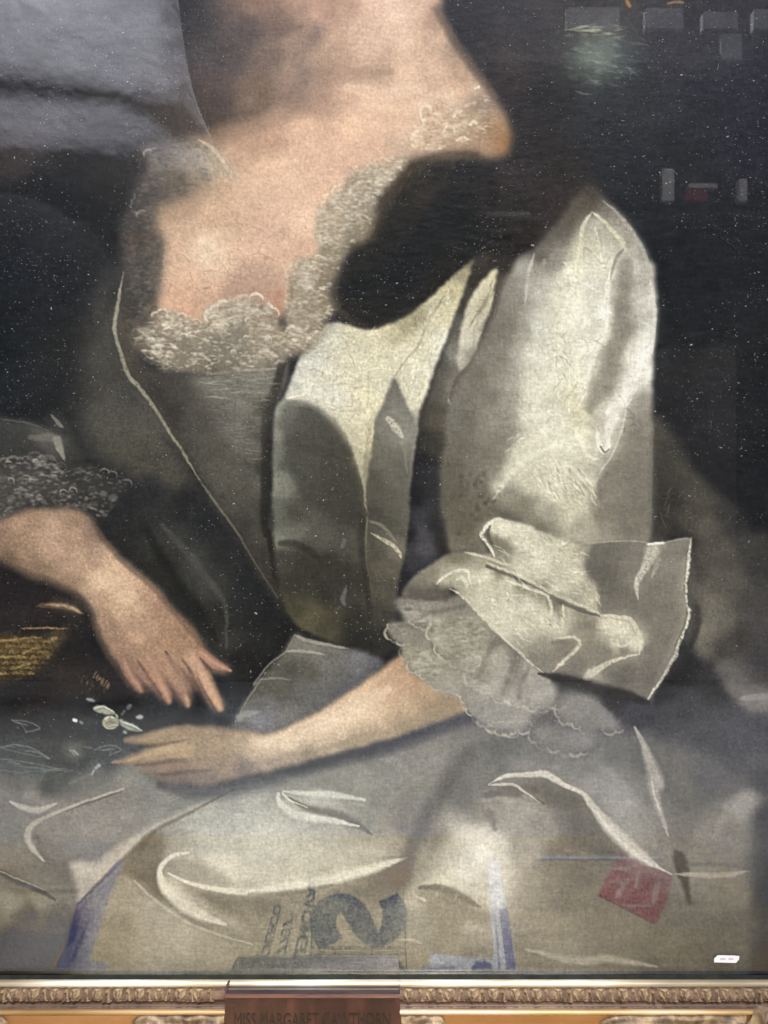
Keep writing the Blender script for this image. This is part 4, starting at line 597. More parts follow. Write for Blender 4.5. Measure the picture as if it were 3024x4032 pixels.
    area('N 450,1185 600,1160 700,1148 860,1230 905,1310 990,1430 1080,1510 930,1490 820,1430 730,1340 690,1255 580,1205', 'N 600,1178,7a7770 780,1230,726f68 850,1320,6f6b62 920,1420,6a655b 760,1320,837f77 1000,1470,6d665a', edge=8, rag=1, a=.9)
    area('N 400,1280 520,1230 660,1250 730,1340 820,1440 920,1500 900,1640 820,1720 680,1700 600,1600 540,1430', 'N 480,1290,a09b90 620,1270,a5a196 560,1360,a8a297 680,1350,98948980 620,1470,b1aa9c 760,1480,857c6d 850,1560,7d7465 720,1600,8e8575 640,1600,a59b89 800,1680,867c6b'.replace('80 ', ' '), edge=13, rag=1.2, a=.85)
    area('N 180,1590 260,1490 330,1400 420,1350 480,1370 520,1450 545,1600 510,1730 440,1690 340,1640 200,1625', 'N 230,1570,cbc3b0 320,1470,c9c2b3 400,1420,dcd6c9 420,1490,e9e4da 350,1560,e0dacb 480,1520,dad4c7 480,1640,d6cfc1 400,1640,d3cbb9 280,1600,d9d2bf', edge=11, rag=1.5, a=.95)
    area('N 130,1640 200,1618 300,1640 420,1710 470,1780 300,1760 180,1720', 'N 190,1635,988e7b 300,1665,8e846f 420,1730,968c78 250,1720,a0967f', edge=9, rag=1, a=.85)
    area('N 1250,1560 1380,1330 1480,1250 1570,1230 1600,1300 1605,1520 1560,1660 1400,1640', 'N 1450,1340,8d8a84 1550,1260,a8a5a2 1520,1400,918d86 1400,1500,8c877e 1560,1560,857f76 1480,1600,86807480'.replace('86807480', '868074'), edge=13, rag=1.2, a=.85)
    area('N 900,1720 1150,1760 1330,1800 1550,1780 1560,1980 900,1980 600,1950 650,1800', 'N 750,1850,978d79 1000,1850,867c6a 1200,1860,7d7362 1400,1880,726a5a 1100,1780,82796880 700,1930,93897580 1300,1950,776d5b 1500,1850,716a5c'.replace('80 ', ' '), edge=14, rag=1.2, a=.8)
    stroke('K 1280,60 1150,240 1050,400 980,530 920,650 880,760', '6b6863', [30, 38, 36, 32, 28, 20], 1.5, .7, lift=0)
    # crescent on the far knee
    stroke('K 985,850 1080,845 1180,875 1280,930 1340,965', '8a806d', [8, 14, 16, 14, 6], 1, .75, lift=0); stroke('K 1000,830 1100,800 1200,790', 'd8cfb9', [8, 14, 12], 1.1, .5); stroke('K 960,900 1020,930', 'd8d0bd', [5, 7], .9, .6)
    stroke('K 860,1160 930,1160 1000,1180', 'c9bfa8', [4, 7, 4], .9, .6); stroke('K 1350,600 1340,680', 'efeade', [12, 20], 1.1, .6); stroke('K 1150,740 1250,760 1380,720', 'e8e2d2', [10, 18, 10], 1.1, .45)
    stroke('K 1320,370 1400,420 1430,500', '827d72', [16, 20, 10], 1.2, .55, lift=0); stroke('K 1340,330 1450,325 1560,335', 'a9a59a', [8, 12, 8], 1.1, .5)
    # ribbon edge of the overskirt
    stroke('L 60,255 200,265 340,235 450,290 560,370 640,470 720,570', '716d64', [8, 20, 26, 26, 30, 32, 16], 1.2, .7, lift=-.1)
    stroke('L -10,300 100,280 240,310 330,350', '6f6c65', [12, 18, 14, 6], 1.1, .6, lift=0)
    stroke('L 0,235 50,205 120,185 230,178 330,172 385,200 450,240 560,290 620,370 720,490 830,595 950,695 1090,772', 'cfcabf', [3, 6, 9, 11, 14, 14, 10, 9, 16, 26, 28, 21, 5], .8, .92, .4, .3)
    stroke('L 0,240 80,235 150,238 205,275 310,345', 'c3beb2', [4, 6, 6, 5, 3], .7, .85); stroke('L 200,300 300,350', 'aaa598', [8, 4], 1, .5)
    stroke('L 640,400 740,530 860,640 960,710', 'e2ddd0', [4, 7, 8, 5], .8, .6)
    stroke('I 870,1305 925,1420 965,1530 1000,1640 L 990,200 985,290 1015,390 1045,480 1065,540', 'b1aca5', [5, 15, 26, 32, 30, 20, 12, 8, 3], 1.0, .85, .3, .2); stroke('I 1060,1420 1080,1560 L 1070,120 1060,280', '6a6a6b', [14, 16, 16, 12], 1.2, .4, lift=0)
    stroke('L 970,220 985,300 1020,400', 'd8d4ca', [3, 4, 3], .7, .6)
    area('L 1090,640 1150,636 1190,710 1192,850 1208,945 1180,930 1125,790', 'L 1140,680,57524a 1180,800,524c40 1190,920,504a3e', edge=3, rag=1.5, a=.8)
    stroke('L 1105,768 1300,775 1430,770 1545,752', 'b2ab9c', [6, 12, 11, 4], .9, .7); stroke('L 1180,715 1400,710 1540,740', '76726b', [8, 10, 5], 1.1, .5, lift=0)
    stroke('L 220,1215 330,1240 450,1270 580,1285 690,1270 820,1290 1000,1318', 'b5ac97', [5, 10, 16, 22, 16, 13, 4], 1.2, .7, .3, .1); stroke('L 150,1300 500,1330 900,1350', '8d836d', [10, 16, 10], 1.2, .5, lift=0)
    stroke('L 985,1265 1005,1290', '57513f', [5, 3], .8, .7); stroke('L 1330,560 1430,390 1500,320 1560,330', 'aaa6a0', [10, 26, 22, 8], 1.3, .45)
    area('L 1585,430 1700,400 1700,1420 1570,1420 1580,900', 'L 1640,500,58585d 1640,900,4a4948 1640,1300,44423f', edge=14, rag=1, a=.75)
    stroke('L 1640,490 1600,515 1659,500', '6a6b66', [4, 6, 6], 1, .5)
    area('M 540,500 700,430 900,390 1100,400 1300,480 1380,540 1200,600 1000,640 820,640 650,540', 'c9c6b8', edge=40, rag=2, a=.28); area('M 60,350 300,360 500,380 420,500 250,540 130,470', 'a9a59d', edge=30, rag=2, a=.3); area('N 880,1080 1050,1180 1180,1420 1080,1440 950,1260', 'b0afac', edge=30, rag=2, a=.35)
    scumble('J 900,350 1500,300 1600,700 1200,650', 60, 'd2d1c5', 60, -28, 3.4, .22, .25, 121, .15); scumble('K 1150,600 1450,560 1450,950 1100,900', 60, 'efe9dc', 40, 80, 3.4, .25, .4, 122, .2)
    scumble('U 0,1720 1659,1700 1659,2100 0,2100', 200, 'a39b8b', 60, -14, 4, .12, .5, 123, .1)

def paint_right_arm():
    stroke('H 1270,1225 1000,1330 720,1430 420,1500 150,1575 J 1659,190 1400,255 1150,275 950,240', '55555c', [30, 40, 36, 32, 30, 30, 34, 40, 16], 1.3, .62, lift=0)
    area('H 880,870 750,960 580,1080 350,1220 150,1320 0,1350 G 1560,1345 1450,1325 1330,1305 1120,1290 950,1315 830,1350 740,1378 790,1400 900,1408 880,1425 760,1480 668,1512 720,1530 820,1530 830,1560 920,1595 1000,1640 J 1100,225 1220,245 1400,205 1659,150 H 100,1560 400,1480 700,1400 900,1330 1100,1265 1270,1200 1220,1110 1080,1050 950,970 900,890',
      'H 870,930,b69678 850,1010,c4a386 780,1050,cfae8f 700,1130,dfc1a1 600,1200,e2c8aa 700,1200,e0c5a5 400,1300,dfc7aa 500,1280,e0c7aa 250,1330,d5bda2 200,1400,e2cdb2 50,1400,e5d1b7 60,1350,bfa990 980,1010,b29070 1050,1090,b89c7e 1150,1180,a39177 1200,1150,ab957c 900,1180,c9ad8f 900,1260,b09c82 1050,1220,a39178 700,1330,bfaa90 600,1390,b7a58d 450,1420,c4b199 300,1480,aa9b89 100,1520,a4968b 50,1480,bfad99 200,1500,ad9d8c G 1600,1420,d8c3a8 1500,1430,c8b298 1500,1370,b29d86 1300,1400,b39d83 1300,1330,a18d77 1100,1380,ac977e 1100,1320,9d8973 950,1350,a08c74 850,1375,94816b 770,1382,86756a 1000,1450,b8a183 1070,1430,bea685 900,1470,ab967b 800,1500,917e6a 700,1512,7d706a 900,1560,87786d 1000,1530,9a8775 1200,1500,ac9983 1200,1570,8f8178 1350,1530,a29180 1500,1560,92877f 1050,1600,7f736d J 1200,200,837973 1450,150,8a8079', edge=5, part='painted_far_arm', rag=1.3, eps=13, grain=.02)
    for p_, c_, w_ in (('G 745,1380 850,1372 980,1350 1120,1330', 'ab957b', [10, 18, 24, 26]), ('G 668,1512 800,1488 950,1450 1100,1430', 'b29b7e', [5, 18, 24, 28]), ('G 825,1548 930,1545 1080,1525 1220,1510', '9c8977', [12, 20, 24, 24]), ('G 930,1590 1040,1600 1180,1585', '897c73', [10, 18, 20])):
        stroke(p_, c_, w_, 1.2, .55, .2, .1, rag=.8, halo=False)
    for p_ in ('G 840,1412 930,1408 1040,1392 1100,1380', 'G 800,1528 900,1520 1010,1498 1110,1490', 'G 930,1582 1040,1572 1160,1555'):
        stroke(p_, '6b5b4d', [3, 8, 8, 3] if p_.count(' ') > 3 else [4, 8, 3], 1.9, .36, lift=0, rag=.8)
    stroke('G 870,1412 960,1405 1060,1385', '6f604f', [8, 8, 3], 1.6, .35, lift=0); stroke('G 800,1530 900,1525 1020,1505 1120,1510', '786a5f', [5, 9, 10, 4], 1.6, .35, lift=0); stroke('G 960,1590 1100,1570 1250,1560', '766b66', [6, 10, 5], 1.2, .5, lift=0)
    stroke('G 760,1500 880,1460 1000,1425 1150,1420', 'c2ab8d', [4, 10, 14, 10], 1.2, .45, lift=.05)
    stroke('H 0,1385 200,1370 450,1280 650,1170 800,1070', 'ecd6bb', [22, 30, 32, 32, 14], 1.3, .5, lift=.05)
    stroke('H 300,1465 600,1385 900,1300 1150,1225', '93866f', [14, 20, 24, 16], 1.3, .4, lift=0)
    scumble('H 100,1400 600,1200 850,1000 1100,1100 800,1300 300,1450', 120, 'efdac0', 16, -30, 3, .2, .6, 125, .1); scumble('G 900,1350 1500,1380 1500,1540 1000,1540', 90, '8a7863', 12, -5, 2.6, .2, .5, 126, -.1)

def paint_cuff():
    # turned back cuff
    area('H 1430,68 1500,70 1659,110 I 300,140 560,215 700,205 950,212 1040,203 1200,180 1180,330 1168,500 1187,650 1130,800 1090,920 1000,1060 950,1132 780,1075 600,1032 400,985 330,985 200,870 0,692 H 1560,840 1440,740 1230,520 1160,480 1150,545 900,540 905,460 1000,370 1170,270 1260,262 1410,262 1345,150 1375,95',
      'H 1440,90,cfcab5 1380,150,6f6a5c 1420,210,77725f 1500,120,d8d4c1 1480,220,8a8576 1560,180,d2cdb9 1600,130,d8d4c2 1450,310,8f8a7b 1330,280,8d8775 1250,270,847e6e 1200,300,79735f 1350,310,a39e8b 1600,400,d9d5c3 1530,390,a9a493 1500,450,c9c4ae 1400,450,cdc9b4 1300,430,c6c2af 1250,420,b2ad9a 1180,400,b0ab96 1120,440,b5b09c 1050,400,8b8576 980,430,7d786b 950,500,67625b 1100,480,5d5850 1160,500,57524b 1050,520,665f58 1200,470,a8a392 1500,600,d8d4c2 1350,550,d0ccb8 1450,680,d2ceba 1600,700,d4d0bd 1600,850,9e9a8b 1640,900,7a766b '
      'I 30,120,d0ccb9 100,150,d4d0bd 50,230,7d786a 100,260,8a8577 200,200,d8d4c1 300,300,dcd8c5 180,320,c4bfac 300,400,d3cfbb 450,250,d0cbb5 500,400,d4cfbc 560,300,bdb8a5 420,470,cbc6b2 600,560,bfbaa7 620,480,b2ad9a 580,250,a8a390 650,260,716d64 700,400,6f6b62 850,300,77736a 660,330,6a665d 750,550,77736a 950,400,7c786f 1000,500,807c72 1100,350,88847a 1100,600,847f75 1130,250,807c73 900,650,7d7970 1000,750,807c72 950,850,7c786f 950,1000,77736b 800,1000,726e66 1050,850,807c73 1150,450,827e75 0,400,d3cfbd 100,470,cac6b3 60,370,77725f 200,440,746f62 400,560,79746580'.replace('79746580', '797465') + ' 300,480,827d6d 100,600,d7d3c1 250,600,d9d5c3 250,720,c0bcab 200,800,aaa698 400,700,cfcab7 330,640,d5d1be 480,620,b1ac9a 550,600,8a8577 600,700,857f72 550,750,918b7d 600,850,898477 450,850,857f73 400,900,8d887b 330,920,8a877d 300,850,9a968a 520,950,78736a 700,700,c6c1ae 800,730,d2cdba 870,800,d0cbb8 760,810,c4bfad 700,860,827d71 800,860,7a756b 700,950,77736a 620,1000,9a9588 500,1000,726e67', edge=2.5, part='painted_cuff', rag=1.1, eps=9, lift=.2, grain=.014)
    area('I 600,235 700,208 945,216 925,330 870,440 880,560 860,650 760,645 660,620 640,480 570,350', 'I 650,270,726e65 800,280,75716880'.replace('80', '') + ' 700,450,6e6a61 800,550,736f66 880,350,7a766d 700,590,77736a', edge=5, rag=1.2, a=.85, part='painted_cuff')
    stroke('H 1659,400 1530,345 1400,300 1250,265', 'd0ccb8', [12, 8, 6, 5], .8, .8, .4, .4); stroke('I -10,345 120,395 260,470 420,555 560,610 660,640', '67635a', [7, 9, 11, 10, 8, 4], .9, .8, lift=-.3)
    stroke('I -10,325 120,375 260,445 420,525 560,580 660,625', 'd9d4c1', [7, 8, 8, 7, 6, 4], .8, .65, .4, .5)
    stroke('H 1500,75 1430,70 1365,130 1352,160 1385,205 1415,255 1430,290', 'e2decd', [5, 7, 7, 7, 6, 6, 4], .6, .9, .4, .6); stroke('H 1400,110 1390,160 1420,220', '625d50', [5, 9, 6], 1, .7, lift=-.2)
    stroke('H 1080,452 1130,410 1190,378 1270,370 1280,420 1300,470', 'e0dccb', [4, 6, 7, 6, 5, 4], .6, .9, .4, .6); stroke('H 1200,430 1230,410 1260,440 1270,480', 'e0dcc9', [6, 9, 9, 5], .8, .7, .5, .5)
    stroke('H 1160,480 1230,520 1330,620 1440,735 1560,840 1659,930 I 200,870 330,980', 'dfdbca', [4, 6, 6, 6, 6, 5, 4, 3], .8, .7, .4, .5)
    stroke('I 1203,180 1183,330 1166,480 1172,570 1187,650 1132,800 1100,900 1000,1050 945,1132', 'd9d5c6', [10, 10, 9, 7, 7, 7, 8, 6, 6], .5, .95, .6, .8); stroke('I 1180,250 1160,500 1175,650 1110,820', '5f5b53', [4, 4, 4, 4], 1, .5, lift=-.2)
    stroke('I 985,215 960,290 920,370 880,440 875,480 885,540', 'cfcbbe', [36, 26, 14, 12, 8, 4], .8, .85, .8, .5); stroke('I 1020,290 980,380 965,420', 'b1ad9f', [8, 8, 3], 1, .6, .6); stroke('I 940,214 1045,206', 'e0dccd', 5, .6, .85); stroke('I 1045,206 1120,188 1195,180', '9c988d', 3, .7, .7)
    stroke('I 560,212 700,200 850,195 940,205', 'a39f92', [5, 4, 3, 3], .8, .7)
    stroke('I 390,775 480,763 535,785 525,830 450,905 385,972', 'd3cebc', [3, 6, 7, 7, 7, 6], .6, .9, .5, .6); stroke('I 380,800 470,795 505,815 440,880', '837e72', [8, 14, 10, 5], 1.1, .5, lift=0)
    stroke('I 665,638 760,645 840,665 885,740 900,800 890,870', 'd6d1be', [5, 8, 9, 10, 14, 8], .7, .9, .6, .7); stroke('I 895,865 800,890 700,925 610,980 565,1018', 'd0cbb9', [4, 5, 10, 18, 12], .6, .9, .6, .6)
    stroke('I 700,660 780,720 850,760', 'e0dbc8', [14, 24, 14], 1, .6, .8, .5); stroke('I 720,800 800,815 850,790', 'dcd7c4', [4, 8, 5], .8, .7, .5, .5)
    stroke('I 90,430 200,465 300,500 355,530 372,600 350,680', 'e4e0cd', [5, 6, 7, 7, 6, 4], .6, .85, .7, .9); stroke('I 440,575 445,640 420,690 380,700', 'e0dbc8', [4, 7, 8, 6], .7, .8, .8, .9)
    CW = 'I 60,100 300,160 560,240 560,350 630,500 600,580 300,460 0,320 0,200'
    scumble(CW, 80, 'efebda', 40, 25, 2.6, .55, .35, 131, .5); scumble(CW, 50, '9a9480', 24, 20, 2, .45, .4, 132, -.3)
    CX = 'H 1300,420 1659,420 I 300,520 370,640 250,760 200,820 0,640 H 1400,600'
    scumble(CX, 90, 'ece8d7', 44, 30, 2.6, .5, .5, 133, .5); scumble(CX, 50, 'a19b88', 30, 30, 2, .4, .5, 134, -.3)
    scumble('I 500,420 640,500 650,600 580,580', 20, 'e4dfcc', 30, 60, 2.6, .6, .2, 135, .5); scumble('I 350,640 460,620 460,690 380,710', 18, '8a8471', 14, 60, 2, .6, .3, 136, -.4)
    scumble('I 690,680 880,700 870,800 720,800', 26, 'efebd9', 24, 70, 2.4, .55, .3, 137, .5)
    # shadow under the cuff
    stroke('I 300,985 450,1020 620,1060 800,1110 940,1160', '3a3936', [6, 22, 26, 24, 10], 1.2, .7, lift=0)
    stroke('I 1170,850 1150,960 1080,1060 1000,1150', '323235', [30, 50, 44, 20], 1.2, .5, lift=0)

def paint_ruffle():
    RU = 'H 850,540 1150,540 1230,535 1330,630 1450,750 1600,880 1659,930 I 200,870 330,985 390,1080 420,1160 560,1120 690,1180 790,1310 700,1320 620,1330 650,1430 450,1440 330,1410 270,1370 250,1290 130,1330 0,1310 H 1630,1290 1500,1330 1390,1290 1270,1200 1220,1110 1060,1050 950,970 890,880 875,800 815,770 795,690 900,670 895,640'
    area(RU, 'H 900,570,6c6960 1000,600,79766c 1100,580,6f6b61 1200,590,6c675c 950,650,85827a 950,720,706c61 850,740,7d7a70 1050,760,7a766a 900,820,857f70 1200,700,918c7d 1200,780,8d8878 1300,720,8b8678 1300,850,8e897b 1100,850,7d796b 1000,900,898475 1100,960,8f8a7c 1200,1000,918d80 1000,960,98937f 1400,850,75716680'.replace('75716680', '757166') + ' 1400,1000,908d82 1340,950,7d7a6f 1500,880,78756b 1470,820,716d63 1550,1050,8b887f 1450,1060,99968b 1550,920,716e65 1350,1100,9b978b 1270,1060,949084 1300,1170,8b897f 1450,1250,85837d 1600,1150,85837c 1520,1180,8f8d86 I 30,900,87847a 60,1000,7f7c74 130,900,6f6b62 150,1020,5f5c55 250,1080,918e86 330,1100,87847d 250,1150,85827c 100,1150,827f79 100,1250,82807c 30,1280,7d7b79 350,1200,6b6968 550,1200,74726f 480,1160,6d6a68 600,1270,757372 700,1290,6b696b 400,1350,6d6c6d 330,1330,706f70 550,1380,6a696c 450,1280,666567', edge=3, part='painted_ruffle', rag=2, eps=12, grain=.03)
    for p_, c_ in (('N 60,380 200,370 390,375 400,430 300,450 180,490 110,470 70,430', 'N 100,420,85827a 250,410,7d7a70 370,400,6f6b61 180,480,918e84'), ('N 20,490 90,480 200,500 230,580 130,610 60,560', 'N 50,510,87847a 150,540,75726880 200,580,7f7b6f'.replace('80 ', ' ')),
        ('N 200,480 300,440 400,430 470,520 430,650 380,690 300,640 230,600', 'N 230,500,a09b8d 330,480,918c7d 420,520,8a8576 320,590,969182 390,660,a5a092'), ('N 80,580 220,620 330,700 330,790 220,760 130,690', 'N 110,600,98937f 220,680,918c7d 310,760,a09b8e'),
        ('N 370,690 430,650 500,570 560,650 520,820 470,820 400,770', 'N 420,700,8a867b 500,620,a09c90 520,740,a5a196 450,790,a19d92'), ('N 480,830 560,660 640,640 720,740 750,800 690,850 600,850', 'N 560,720,807c73 640,720,a19e96 700,800,a8a59d 580,820,9b988f'),
        ('N 330,780 420,800 600,850 620,930 540,950 430,910', 'N 380,820,93908880 500,860,8f8d86 580,920,97958f'.replace('80 ', ' ')), ('N 750,860 770,790 900,790 960,860 1030,930 900,945 800,910', 'N 800,820,83817d 900,850,7a7978 980,920,84838480'.replace('84838480', '848384')), ('N 640,940 760,920 920,960 900,1020 760,1030 670,1000', 'N 700,960,77767680 850,1000,7c7b7e'.replace('80 ', ' '))):
        area(p_, c_, edge=6, rag=1.6, a=.8, lift=.1); area(p_, 'bcb9af', edge=12, rag=2, a=.30)
    # gathered folds
    for p, c, w in (('I 180,900 130,1000 90,1100', '5b5851', [8, 18, 10]), ('H 1420,800 1370,930 1320,1020', '6d695f', [10, 16, 8]), ('H 1470,820 1430,950', 'a3a092', [8, 14]), ('H 1570,890 1530,1010 1490,1100', 'a39f92', [5, 9, 5]), ('H 1640,930 1590,1040 1570,1130', '65625b', [6, 16, 10]), ('I 70,840 20,900 H 1600,1060', 'a5a196', [6, 14, 6]), ('H 1060,760 1150,720 1300,640', '9a9586', [5, 8, 5]), ('H 870,700 1000,700 1060,730', '5d594e', [8, 12, 8]), ('H 900,600 1050,620 1250,580', '5c574c', [6, 12, 8]), ('I 240,1010 300,1020 360,1080', 'a3a098', [10, 16, 6]), ('H 1050,800 1080,860 1130,890', '5e5a4f', [6, 10, 6])):
        stroke(p, c, w, 1.5, .28, lift=.05)
    for p, r, al, sd in (('H 895,620 940,675 1000,700 1060,690', 8, .8, 141), ('H 800,690 815,770 880,800', 8, .75, 142), ('H 1060,690 1045,740 1060,790', 8, .7, 143), ('H 880,830 900,880 960,960 1050,1040', 9, .8, 144), ('H 1090,810 1110,870 1200,920 1300,950 1330,880', 9, .8, 145), ('H 1050,1040 1150,1080 1230,1110 1260,1180 1360,1280', 9, .7, 146), ('H 1270,980 1300,1040 1420,1110 1560,1160 1659,1190', 9, .7, 147), ('H 1380,1290 1500,1330 1640,1300 I 0,1310 130,1330 230,1290', 10, .5, 148), ('I 30,1140 70,1165', 8, .6, 149), ('I 210,1170 270,1190 360,1170 425,1160', 10, .7, 150), ('I 405,1190 440,1250 520,1290 600,1330', 9, .7, 151), ('I 245,1300 270,1370 340,1410 450,1440 560,1445 640,1430', 10, .45, 152), ('I 600,1320 700,1315 780,1310', 10, .4, 153)):
        scallop(p, r, 'bfbbac', al, 4.5, sd, out=-1)
    for P_, n_, s_, l_ in (('H 880,560 1030,560 1060,690 930,690', 26, 154, 'aaa69a'), ('H 1070,680 1330,640 1380,700 1320,900 1120,880', 46, 155, 'b8b3a2'), ('H 890,820 1080,870 1100,1040 960,960', 50, 156, 'bcb7a4'), ('H 810,700 900,720 880,790', 10, 157, 'aaa698'), ('H 1280,980 1420,1080 1340,1180', 16, 158, 'b3afa2')):
        lace(P_, n_, 'c6c2b4', '6a665a', 9, s_, .34)

def paint_flowers():
    for p_, c_ in (('G 0,1420 90,1405 200,1430 290,1485 200,1500 80,1480 0,1470', '5d6564'), ('G 0,1490 120,1500 260,1530 390,1562 250,1585 90,1580 0,1550', '666d6b'), ('G 240,1620 270,1560 350,1545 430,1555 390,1620 300,1660', '565b58'), ('G 70,1260 170,1270 230,1310 150,1330 80,1300', '3f4243'), ('G 560,1440 640,1410 720,1430 650,1470', '5a605f')):
        area(p_, c_, edge=6, rag=2.5, a=.6)
        q_ = pts(p_); stroke([r_[:2] for r_ in q_[:4]], '8b918e', 2.6, 1.0, .5, .4, .2, rag=1.5, halo=False); stroke([q_[0][:2], [(q_[1][0] + q_[-1][0]) / 2, (q_[1][1] + q_[-1][1]) / 2], q_[3][:2]], '7a807d', 2.2, 1.0, .5, .4, .2, rag=1.5, halo=False)
    for n_, (p, c) in enumerate((('G 552,1190 590,1172 650,1190 690,1225 640,1228 580,1215', 'G 570,1195,9da092 640,1205,a9a999 675,1222,86897c'), ('G 608,1265 640,1235 695,1245 708,1290 670,1315 620,1305', 'G 630,1270,a5a592 680,1260,9c9b88 660,1305,8a8b7b'), ('G 708,1262 740,1265 800,1290 848,1322 800,1328 730,1305', 'G 730,1275,9ba094 790,1300,989d92 830,1320,7a807a'), ('G 805,1240 835,1228 852,1242 830,1255', '9a9fa0'), ('G 508,1135 535,1128 572,1143 545,1152', '868b8a'), ('G 750,1190 765,1160 785,1165 775,1195', '666b69'), ('G 730,1330 742,1322 756,1334 742,1342', '9ba09c'))):
        area(p, c, edge=1.6, part='painted_petal#%d' % n_, rag=1, eps=6, lift=.4)
    stroke('G 690,1225 700,1245', 'c3c4b2', 3, .6, .8); stroke('G 560,1188 620,1180 680,1215', 'c0c2b4', 3, .6, .8); stroke('G 612,1290 640,1310 690,1308', 'bcbba6', 3, .6, .7); stroke('G 715,1268 780,1290 840,1322', 'b9beb2', 3, .6, .8); stroke('G 740,1200 720,1230', '767a77', 4, .8, .6)
    for p_, c_ in (('G 620,1255 650,1243 680,1250', 'cfcebb'), ('G 625,1285 655,1270 690,1280', '7d7e70'), ('G 640,1300 670,1292 700,1298', 'c4c3af'), ('G 570,1200 610,1190 660,1205', '85887b'), ('G 730,1285 780,1305 820,1318', '7d837a'), ('G 650,1235 655,1265', '8d8e7f')):
        stroke(p_, c_, 3.4, 1.0, .7, .4, .4, rag=1.4, halo=False)
    stroke('G 440,1255 455,1262', 'e8ece8', 7, .6, .95, .1, .8, halo=False); stroke('G 480,1270 490,1275', '9ca09e', 6, .8, .6)
    area('G 340,1440 380,1400 450,1390 520,1420 540,1480 500,1540 400,1545 345,1500', 'G 380,1430,60635e 430,1440,74756c 460,1470,6a6a61 510,1500,4b4f4d 400,1530,43474680 370,1490,50544f'.replace('80 ', ' '), edge=8, rag=2, a=.8, part='painted_leaf#1')
    stroke('G 410,1440 440,1445 470,1470', 'a5a9a2', [4, 6, 4], .7, .75, .4, .5); stroke('G 420,1440 445,1470', '8d918a', 4, .8, .6)
    for p in ('G 0,1430 40,1418 90,1418', 'G 20,1490 100,1520 220,1545 400,1560', 'G 60,1500 120,1515', 'G 150,1440 220,1450 290,1490', 'G 0,1560 120,1570 260,1560 360,1555', 'G 100,1300 105,1310', 'G 500,1420 555,1428', 'G 80,1270 170,1290', 'G 600,1440 680,1430'):
        stroke(p, '8d9290', 3, .8, .55, .3, .4)
    area('G 0,1500 120,1520 300,1545 380,1565 250,1590 100,1580 0,1560', '5c6362', edge=6, rag=2, a=.6, part='painted_leaf#2')
    stroke('G 595,1525 560,1560 540,1590', 'b3b7ae', [8, 5, 4], .7, .8, .4, .5); stroke('G 540,1580 450,1640', '777b74', 5, .9, .7)
    area('J 240,270 260,210 340,190 410,195 380,260 300,305', 'J 270,260,4f534f 350,230,5c605b', edge=7, rag=2, a=.75, part='painted_leaf#3'); stroke('J 400,240 480,200 560,180', '7d817a', [5, 7, 4], .9, .6)

